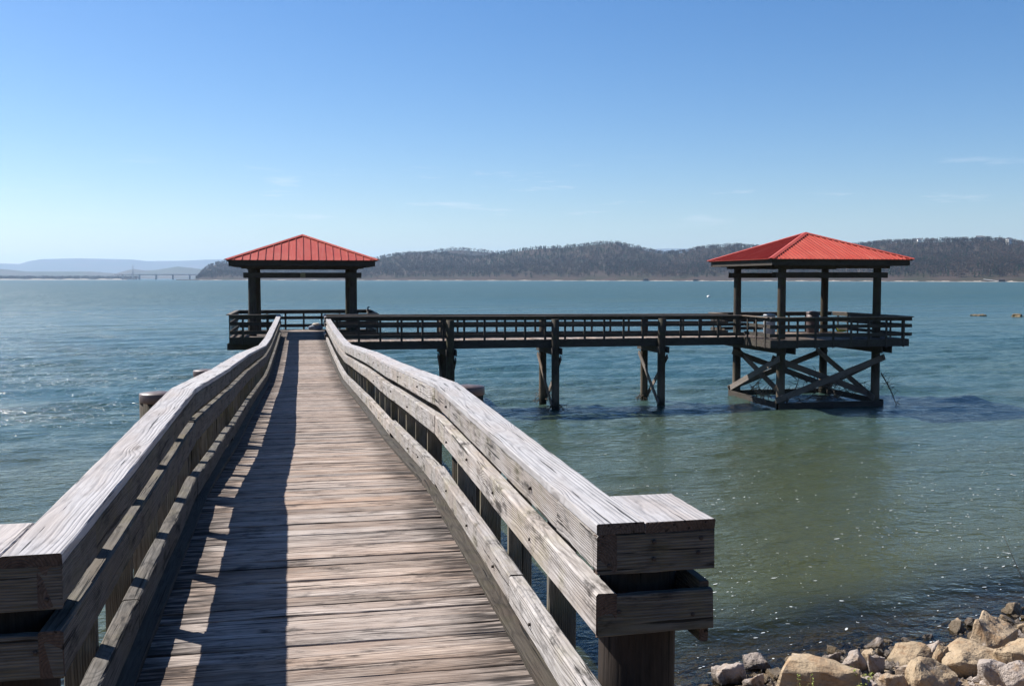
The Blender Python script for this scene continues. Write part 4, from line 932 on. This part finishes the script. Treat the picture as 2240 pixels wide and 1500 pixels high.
# ------------------------------------------------------------------ far shore, hills, mountains
def tab(pts_, x): return np.interp(x, [a_ for a_, b_ in pts_], [b_ for a_, b_ in pts_])
SKY_A = [(380, 611), (433, 604), (440, 592), (455, 579), (480, 571), (500, 570), (640, 572), (760, 566), (822, 561), (860, 554), (900, 550), (935, 549), (985, 552), (1040, 560), (1065, 557), (1100, 549), (1150, 541), (1200, 537), (1240, 535), (1290, 530), (1325, 526), (1345, 527), (1372, 532), (1400, 538), (1440, 548), (1480, 548), (1510, 542), (1540, 537), (1600, 532), (1660, 536), (1700, 541), (1780, 540), (1860, 533), (1900, 528), (1940, 524), (2000, 522), (2060, 521), (2120, 519), (2170, 517), (2210, 522), (2240, 528), (2330, 520), (2600, 525)]
DIST_A = [(380, 3300), (435, 3200), (800, 2750), (1200, 2450), (1600, 2150), (2240, 1780), (2600, 1600)]
def dirs(px):
    px = np.asarray(px, float); d = _fw[None, :] * F + _rt[None, :] * (px[:, None] - CX) - _up[None, :] * (Y0 - CY)
    h = d[:, :2] / np.linalg.norm(d[:, :2], axis=1)[:, None]; return h
def sky_h(px, ysk, R):
    """height of something at ground range R that reaches pixel row ysk"""
    px = np.asarray(px, float); d = _fw[None, :] * F + _rt[None, :] * (px[:, None] - CX) - _up[None, :] * (np.asarray(ysk, float)[:, None] - CY)
    return EYE + d[:, 2] / np.linalg.norm(d[:, :2], axis=1) * R
def ridge_h(px, t, sky, dist, depth, trees):
    R1 = tab(dist, px) + depth; top = np.maximum(sky_h(px, tab(sky, px), R1) - trees, 1.5)
    tt = np.clip(t, 0, 1); s = tt ** 0.85 * (1 - 0.25 * np.sin(tt * pi)) ; s = np.where(t > 1, 1 - 0.55 * (t - 1) ** 1.2, s)
    bumps = 1 + 0.10 * np.sin(px * 0.021 + t * 4) * np.sin(t * 5.1 + px * 0.009) * np.clip(1 - t, 0, 1)
    return 2.2 + (top - 2.2) * s * bumps
def hill(name, sky, dist, depth, trees, px0, px1, n, rows, mat, label=None):
    px = np.linspace(px0, px1, n); ts = np.array(rows); PX, T = np.meshgrid(px, ts); h = dirs(px); V = []
    R = tab(dist, PX.ravel()) + depth * T.ravel(); H = ridge_h(PX.ravel(), T.ravel(), sky, dist, depth, trees)
    H = np.where(T.ravel() < 0, -1.5 + 0 * H, H); hx = np.tile(h[:, 0], len(ts)); hy = np.tile(h[:, 1], len(ts))
    V = np.stack([hx * R, hy * R, H], 1); i = (np.arange(n - 1)[None, :] + n * np.arange(len(ts) - 1)[:, None]).ravel(); Fc = np.stack([i, i + 1, i + n + 1, i + n], 1)
    o = link(name, np_mesh(V, Fc, True), None, mat); return tag(o, kind='structure')
hill('hill', SKY_A, DIST_A, 700, 9, 385, 2600, 300, [-0.02, 0.0, 0.04, 0.1, 0.2, 0.3, 0.4, 0.5, 0.6, 0.7, 0.8, 0.9, 1.0, 1.1, 1.25, 1.5, 1.9], M_HILL)
SKY_B = [(840, 570), (900, 556), (940, 550), (985, 543), (1020, 543), (1060, 547), (1100, 551), (1160, 560), (1260, 575)]; DIST_B = [(0, 3900), (3000, 3900)]
hill('hill', SKY_B, DIST_B, 500, 9, 840, 1260, 60, [0.0, 0.2, 0.4, 0.6, 0.8, 1.0, 1.2, 1.6, 2.0], M_HILL)
SKY_C = [(-400, 570), (-150, 575), (0, 576), (45, 577.5), (60, 572), (90, 567), (170, 565), (290, 567.5), (320, 571), (400, 570.5), (450, 568), (520, 567), (640, 575), (760, 590), (1300, 560), (1440, 544), (1500, 543.5), (1600, 560), (1900, 580)]
hill('mountain', SKY_C, [(-500, 14000), (3000, 14000)], 2500, 0, -400, 1900, 240, [0.0, 0.25, 0.5, 0.75, 0.9, 1.0, 1.1, 1.3, 1.6], M_MOUNT)
SKY_D = [(-400, 585), (-100, 590), (0, 588), (60, 594), (200, 594), (255, 598), (275, 592), (292, 588.5), (320, 592), (345, 590), (390, 583), (420, 586), (450, 590), (560, 596)]
hill('mountain', SKY_D, [(-500, 7600), (3000, 7600)], 900, 0, -400, 560, 120, [0.0, 0.3, 0.6, 0.85, 1.0, 1.2, 1.5, 1.9], M_MOUNT)
# low wooded flat and mud bar to the left
SKY_E = [(-400, 606), (300, 606), (440, 606)]; DIST_E = [(-500, 4700), (600, 5000)]
hill('river_flat', SKY_E, DIST_E, 300, 8, -400, 300, 40, [-0.02, 0.0, 0.3, 0.6, 1.0, 1.5, 1.9], M_HILL)
# sandy margin of the far shore
def shore(dist, px0, px1, n, wid, h):
    px = np.linspace(px0, px1, n); hd = dirs(px); V = []
    for (dr, z) in ((-4, -0.8), (0, 0.15), (wid * 0.5, h * 0.55), (wid, h), (wid + 6, h - 1.0)):
        R = tab(dist, px) + dr; jit = 0.7 + 0.5 * np.sin(px * 0.13) * np.sin(px * 0.047 + 1) + 0.25 * np.sin(px * 0.9); V.append(np.stack([hd[:, 0] * R, hd[:, 1] * R, z * np.where(z > 0.2, jit, 1)], 1))
    V = np.concatenate(V); i = (np.arange(n - 1)[None, :] + n * np.arange(4)[:, None]).ravel(); Fc = np.stack([i, i + 1, i + n + 1, i + n], 1)
    return tag(link('shore', np_mesh(V, Fc, True), None, M_SAND), kind='structure')
shore([(a_, b_ - 14) for a_, b_ in DIST_A], 436, 2600, 500, 16, 1.7)
shore([(a_, b_ - 600) for a_, b_ in DIST_E], -400, 278, 80, 560, 3.6)

# the woods: each tree a spray of twigs or needled boughs, thousands of them
def tree_proto(kind, seed):
    r = np.random.default_rng(seed); T_ = []
    if kind == 'bare':
        for i in range(40):
            a_ = r.uniform(0, 2 * pi); rr = 0.30 * sqrt(r.random()); z = 0.28 + 0.62 * r.random(); sc = sqrt(max(0.05, 1 - ((z - 0.58) / 0.48) ** 2))
            p_ = np.array([rr * cos(a_) * sc, rr * sin(a_) * sc, z]); d = np.array([cos(a_) * 0.8 + r.normal() * 0.4, sin(a_) * 0.8 + r.normal() * 0.4, 0.35 + r.normal() * 0.45]); d /= np.linalg.norm(d)
            s_ = np.cross(d, r.normal(size=3)); s_ /= np.linalg.norm(s_); l_ = r.uniform(0.12, 0.26); w_ = r.uniform(0.07, 0.13); T_.append([p_ - s_ * w_ * 0.5, p_ + s_ * w_ * 0.5, p_ + d * l_])
        T_.append([[-0.03, 0, -0.1], [0.03, 0, -0.1], [0, 0, 0.8]]); T_.append([[0, -0.03, -0.1], [0, 0.03, -0.1], [0, 0, 0.8]])
    else:
        for i in range(38):
            z = 0.16 + 0.84 * r.random() ** 1.2; a_ = r.uniform(0, 2 * pi); rad = 0.26 * (1.05 - z) ** 0.7 * r.uniform(0.6, 1.1)
            tip = np.array([rad * cos(a_), rad * sin(a_), z - 0.05]); s_ = np.array([-sin(a_), cos(a_), 0]); T_.append([np.array([0, 0, z + 0.07]), tip - s_ * 0.07, tip + s_ * 0.07])
        T_.append([[-0.03, 0, -0.1], [0.03, 0, -0.1], [0, 0, 0.8]])
    return np.array(T_)
PB = [tree_proto('bare', i) for i in range(4)]; PP = [tree_proto('pine', i + 9) for i in range(3)]
def woods(name, label, sky, dist, depth, trees, px0, px1, n, t0, t1, hlo, hhi, pine_fn, seed):
    r = np.random.default_rng(seed); px = r.uniform(px0, px1, n); t = t0 + (t1 - t0) * r.random(n) ** 0.9
    z = ridge_h(px, t, sky, dist, depth, trees); R = tab(dist, px) + depth * t; hd = dirs(px); Vs = []; Cs = []
    pine = r.random(n) < pine_fn(px, t); hgt = r.uniform(hlo, hhi, n) * np.where(pine, 0.95, 1.0); an = r.uniform(0, 2 * pi, n); wid = r.uniform(0.9, 1.35, n)
    for gi in range(7):
        sel = np.where((pine if gi >= 4 else ~pine) & ((np.arange(n) % (3 if gi >= 4 else 4)) == (gi - 4 if gi >= 4 else gi)))[0]
        if len(sel) == 0: continue
        T_ = (PP[gi - 4] if gi >= 4 else PB[gi]).reshape(-1, 3); c_, s_ = np.cos(an[sel]), np.sin(an[sel]); h_ = hgt[sel]; w_ = wid[sel] * h_
        x_ = (T_[None, :, 0] * c_[:, None] - T_[None, :, 1] * s_[:, None]) * w_[:, None] + (hd[sel, 0] * R[sel])[:, None]
        y_ = (T_[None, :, 0] * s_[:, None] + T_[None, :, 1] * c_[:, None]) * w_[:, None] + (hd[sel, 1] * R[sel])[:, None]
        z_ = T_[None, :, 2] * h_[:, None] + z[sel][:, None]; Vs.append(np.stack([x_.ravel(), y_.ravel(), z_.ravel()], 1))
        v = (r.uniform(0.85, 1.15, len(sel)) * (1 + 0.28 * np.sin(px[sel] * 0.045 + 5 * t[sel]) * np.sin(px[sel] * 0.017 + 9 * t[sel] + 2)))[:, None]; base = np.array([[0.010, 0.026, 0.010]]) if gi >= 4 else (np.array([[0.056, 0.039, 0.030]]) + r.normal(size=(len(sel), 1)) * np.array([[0.012, 0.005, 0.002]]))
        Cs.append(np.repeat(np.concatenate([np.clip(base * v, 0.005, 1), np.ones((len(sel), 1))], 1), len(T_), axis=0))
    V = np.concatenate(Vs); C_ = np.concatenate(Cs); me = np_mesh(V, np.arange(len(V)).reshape(-1, 3)); me.validate()
    at_ = me.color_attributes.new('tint', 'FLOAT_COLOR', 'POINT'); at_.data.foreach_set('color', C_.astype(np.float32).ravel())
    return tag(link(name, me, None, M_WOODS), label, 'forest', kind='stuff')
def pines_a(px, t):
    p_ = 0.10 + 0.55 * np.exp(-((px - 1180) / 170) ** 2) * (t > 0.72) + 0.22 * (np.sin(px * 0.031 + 4 * t) * np.sin(px * 0.0113 + 7 * t + 1) > 0.35) + 0.18 * (px > 1500) * (t < 0.6) * (np.sin(px * 0.05) > -0.2) + 0.25 * (t < 0.08) * (np.sin(px * 0.083) > 0.1); return p_
woods('forest', 'bare brown winter woods with dark pines covering the far hills', SKY_A, DIST_A, 700, 9, 430, 2560, 13500, 0.03, 1.1, 9, 13, pines_a, 1)
woods('forest', 'hazier bare woods on the hill behind the pine ridge', SKY_B, DIST_B, 500, 9, 850, 1250, 900, 0.3, 1.1, 11, 18, lambda a_, b_: 0.1 + 0 * a_, 2)
woods('forest', 'thin blue-hazed tree line on the low flat by the bridge', SKY_E, DIST_E, 300, 8, -400, 300, 1500, 0.0, 1.0, 8, 17, lambda a_, b_: 0.35 + 0 * a_, 3)

# ------------------------------------------------------------------ bridge, pylon, boathouses, houses
def box(name, c, s, mat, parent, rz=0.0):
    x_, y_, z_ = s[0] / 2, s[1] / 2, s[2] / 2; V = [(a_ * x_, b_ * y_, c_ * z_) for c_ in (-1, 1) for a_, b_ in ((-1, -1), (1, -1), (1, 1), (-1, 1))]
    Fc = [(3, 2, 1, 0), (4, 5, 6, 7), (0, 1, 5, 4), (1, 2, 6, 5), (2, 3, 7, 6), (3, 0, 4, 7)]
    M = Matrix.Translation(c) @ Matrix.Rotation(rz, 4, 'Z'); return link(name, mesh(V, Fc), parent, mat, M)
RB = 4600.0
a_ = at_r(250, 601, RB); b_ = at_r(470, 601, RB - 150); a_.z = b_.z = 21.0
br = thing('road_bridge', ((a_.x + b_.x) / 2, (a_.y + b_.y) / 2, 0), 'long low road bridge on slender piers crossing the far end of the lake', 'bridge')
rzb = atan2(b_.y - a_.y, b_.x - a_.x); ln = (b_ - a_).length; mid = (a_ + b_) / 2
box('deck', (mid.x, mid.y, 21.0), (ln, 14, 2.6), M_CONC, br, rzb); box('parapet', (mid.x + sin(rzb) * 6.8, mid.y - cos(rzb) * 6.8, 22.9), (ln, 0.4, 1.2), M_CONC, br, rzb)
for i in range(6):
    f = (i + 0.5) / 6; q_ = a_ + (b_ - a_) * f; box('pier', (q_.x, q_.y, 8.4), (4.0, 11, 22.8), M_CONC, br, rzb); box('pier_head', (q_.x, q_.y, 19.0), (5.0, 13, 1.5), M_CONC, br, rzb)
p = at_r(291, 600, 4900.0)
t_ = thing('power_pylon', (p.x, p.y, 0), 'tall lattice power pylon rising behind the far bridge', 'pylon')
Hp = 68.0; pa = []
for sx, sy in ((-1, -1), (1, -1), (1, 1), (-1, 1)): pa.append([(Vector((sx * 5, sy * 5, 0)), 0.7), (Vector((sx * 1.2, sy * 1.2, Hp * 0.7)), 0.5), (Vector((sx * 0.3, sy * 0.3, Hp)), 0.35)])
link('tower', tubes(pa, 4), t_, M_STEEL, Matrix.Translation((p.x, p.y, 0)))
link('lattice', tubes([[(Vector((s * (5 - 3.8 * f), -(5 - 3.8 * f), Hp * 0.7 * f)), 0.3), (Vector((-s * (5 - 3.8 * (f + 0.14)), -(5 - 3.8 * (f + 0.14)), Hp * 0.7 * (f + 0.14))), 0.3)] for f in [i / 7 for i in range(7)] for s in (-1, 1)], 4), t_, M_STEEL, Matrix.Translation((p.x, p.y, 0)))
for zf, w_ in ((0.72, 9), (0.84, 7.5), (0.95, 5)): link('cross_arm', tubes([[(Vector((-w_, 0, Hp * zf)), 0.35), (Vector((0, 0, Hp * zf + 1.5)), 0.5), (Vector((w_, 0, Hp * zf)), 0.35)]], 4), t_, M_STEEL, Matrix.Translation((p.x, p.y, 0)))
def boathouse(px, w_, d_, h_, off, label, roofm=M_SHEDROOF):
    D = float(tab(DIST_A, px)) - off; p = at_r(px, 609, D); rz = -atan2(p.x, p.y)
    t_ = thing('boathouse', (p.x, p.y, 0), label, 'boathouse'); R = Matrix.Translation((p.x, p.y, 0)) @ Matrix.Rotation(rz, 4, 'Z')
    def pt(x_, y_, z_): return R @ Vector((x_, y_, z_))
    for sx in (-1, 1):
        for sy in (-1, 0, 1): link('post', tubes([[(pt(sx * w_ / 2, sy * d_ / 2, -2), 0.22), (pt(sx * w_ / 2, sy * d_ / 2, h_), 0.2)]], 6), t_, M_SHED)
    box('wall', pt(0, d_ / 2 - 0.3, h_ * 0.5 + 0.4), (w_ - 0.5, 0.3, h_ - 0.6), M_SHED, t_, rz); box('floor', pt(0, 0, 0.7), (w_ + 1.5, d_ + 2, 0.3), M_SHED, t_, rz)
    V = [pt(sx * (w_ / 2 + 0.7), sy * (d_ / 2 + 0.6), h_ - 0.1) for sy in (-1, 1) for sx in (-1, 1)] + [pt(0, sy * (d_ / 2 + 0.6), h_ + w_ * 0.16) for sy in (-1, 1)] 
    V += [v + Vector((0, 0, -0.2)) for v in V]
    Fc = [(0, 4, 5, 2), (1, 3, 5, 4), (6, 8, 11, 10), (7, 10, 11, 9), (0, 6, 10, 4), (1, 4, 10, 7), (2, 5, 11, 8), (3, 9, 11, 5), (0, 2, 8, 6), (1, 7, 9, 3)]
    link('roof', mesh(V, Fc), t_, roofm)
boathouse(1413, 11, 8, 4.6, 12, 'pale-roofed boathouse on posts at the foot of the wooded far hill')
boathouse(1522, 10, 8, 3.6, 10, 'dark low boathouse on the far shore showing beside the corner-on pavilion roof', M_SHED)
boathouse(2192, 9, 7, 3.2, 14, 'long grey boat dock with a shed roof on the far shore under dark pines')
pz = at_r(2166, 609, float(tab(DIST_A, 2166)) - 10); t_ = thing('gangway', (pz.x, pz.y, 0), 'sloping pale gangway reaching from the far bank to the grey boat dock', 'gangway')
g0 = at_r(2152, 609, float(tab(DIST_A, 2152)) + 2); g1 = at_r(2186, 609, float(tab(DIST_A, 2186)) - 13); board('walkway', (g0.x, g0.y, 4.2), (g1.x, g1.y, 1.1), 1.6, 0.35, M_SHEDROOF, t_); 
for f in (0.08, 0.5, 0.92): q_ = g0 + (g1 - g0) * f; link('post', tubes([[(Vector((q_.x, q_.y, -1)), 0.15), (Vector((q_.x, q_.y, 4.15 - 3.1 * f)), 0.15)]], 6), t_, M_SHED)
def house(px, t, w_, d_, h_, label, rzo=0.3):
    D = float(tab(DIST_A, px)) + 700 * t; p = at_r(px, 609, D); z = float(ridge_h(np.array([px * 1.0]), np.array([t]), SKY_A, DIST_A, 700, 9)[0]) + 1.5; rz = -atan2(p.x, p.y) + rzo
    t_ = thing('house', (p.x, p.y, z), label, 'house'); R = Matrix.Translation((p.x, p.y, z)) @ Matrix.Rotation(rz, 4, 'Z')
    box('wall', R @ Vector((0, 0, h_ / 2 - 1.5)), (w_, d_, h_ + 3), M_HOUSEW, t_, rz)
    V = [R @ Vector((sx * (w_ / 2 + 0.6), sy * (d_ / 2 + 0.5), h_ - 0.05)) for sy in (-1, 1) for sx in (-1, 1)] + [R @ Vector((sx * (w_ / 2 + 0.6), 0, h_ + d_ * 0.4)) for sx in (-1, 1)]
    link('roof', mesh(V, [(0, 1, 5, 4), (3, 2, 4, 5), (0, 4, 2), (1, 3, 5), (0, 2, 3, 1)]), t_, M_HOUSER)
    for i in (-1, 0, 1): box('window', R @ Vector((i * w_ * 0.3, -d_ / 2 - 0.03, h_ * 0.6)), (1.3, 0.1, 1.7), M_PANE, t_, rz)
house(2008, 0.97, 7, 7, 9, 'narrow white house among bare trees on the far ridge'); house(2204, 0.96, 10, 8, 10, 'cream house with steep roof by a tall pine on the far ridge', 0.9); house(2140, 1.0, 14, 8, 7, 'long pale house half hidden by trees on the far ridge', 0.1)

# ------------------------------------------------------------------ the air
hz = bpy.data.materials.new('haze_air'); hz.use_nodes = True; hz.node_tree.nodes.clear()
ho = hz.node_tree.nodes.new('ShaderNodeOutputMaterial'); pv = hz.node_tree.nodes.new('ShaderNodeVolumePrincipled'); pv.inputs['Color'].default_value = (0.52, 0.73, 1.0, 1); pv.inputs['Density'].default_value = 0.00006; pv.inputs['Anisotropy'].default_value = 0.2
hz.node_tree.links.new(pv.outputs[0], ho.inputs['Volume'])
hb = box('haze', (0, 10250, 222), (41000, 26000, 462), hz, None); tag(hb, 'pale blue haze hanging over the lake and hills', 'haze', kind='stuff')
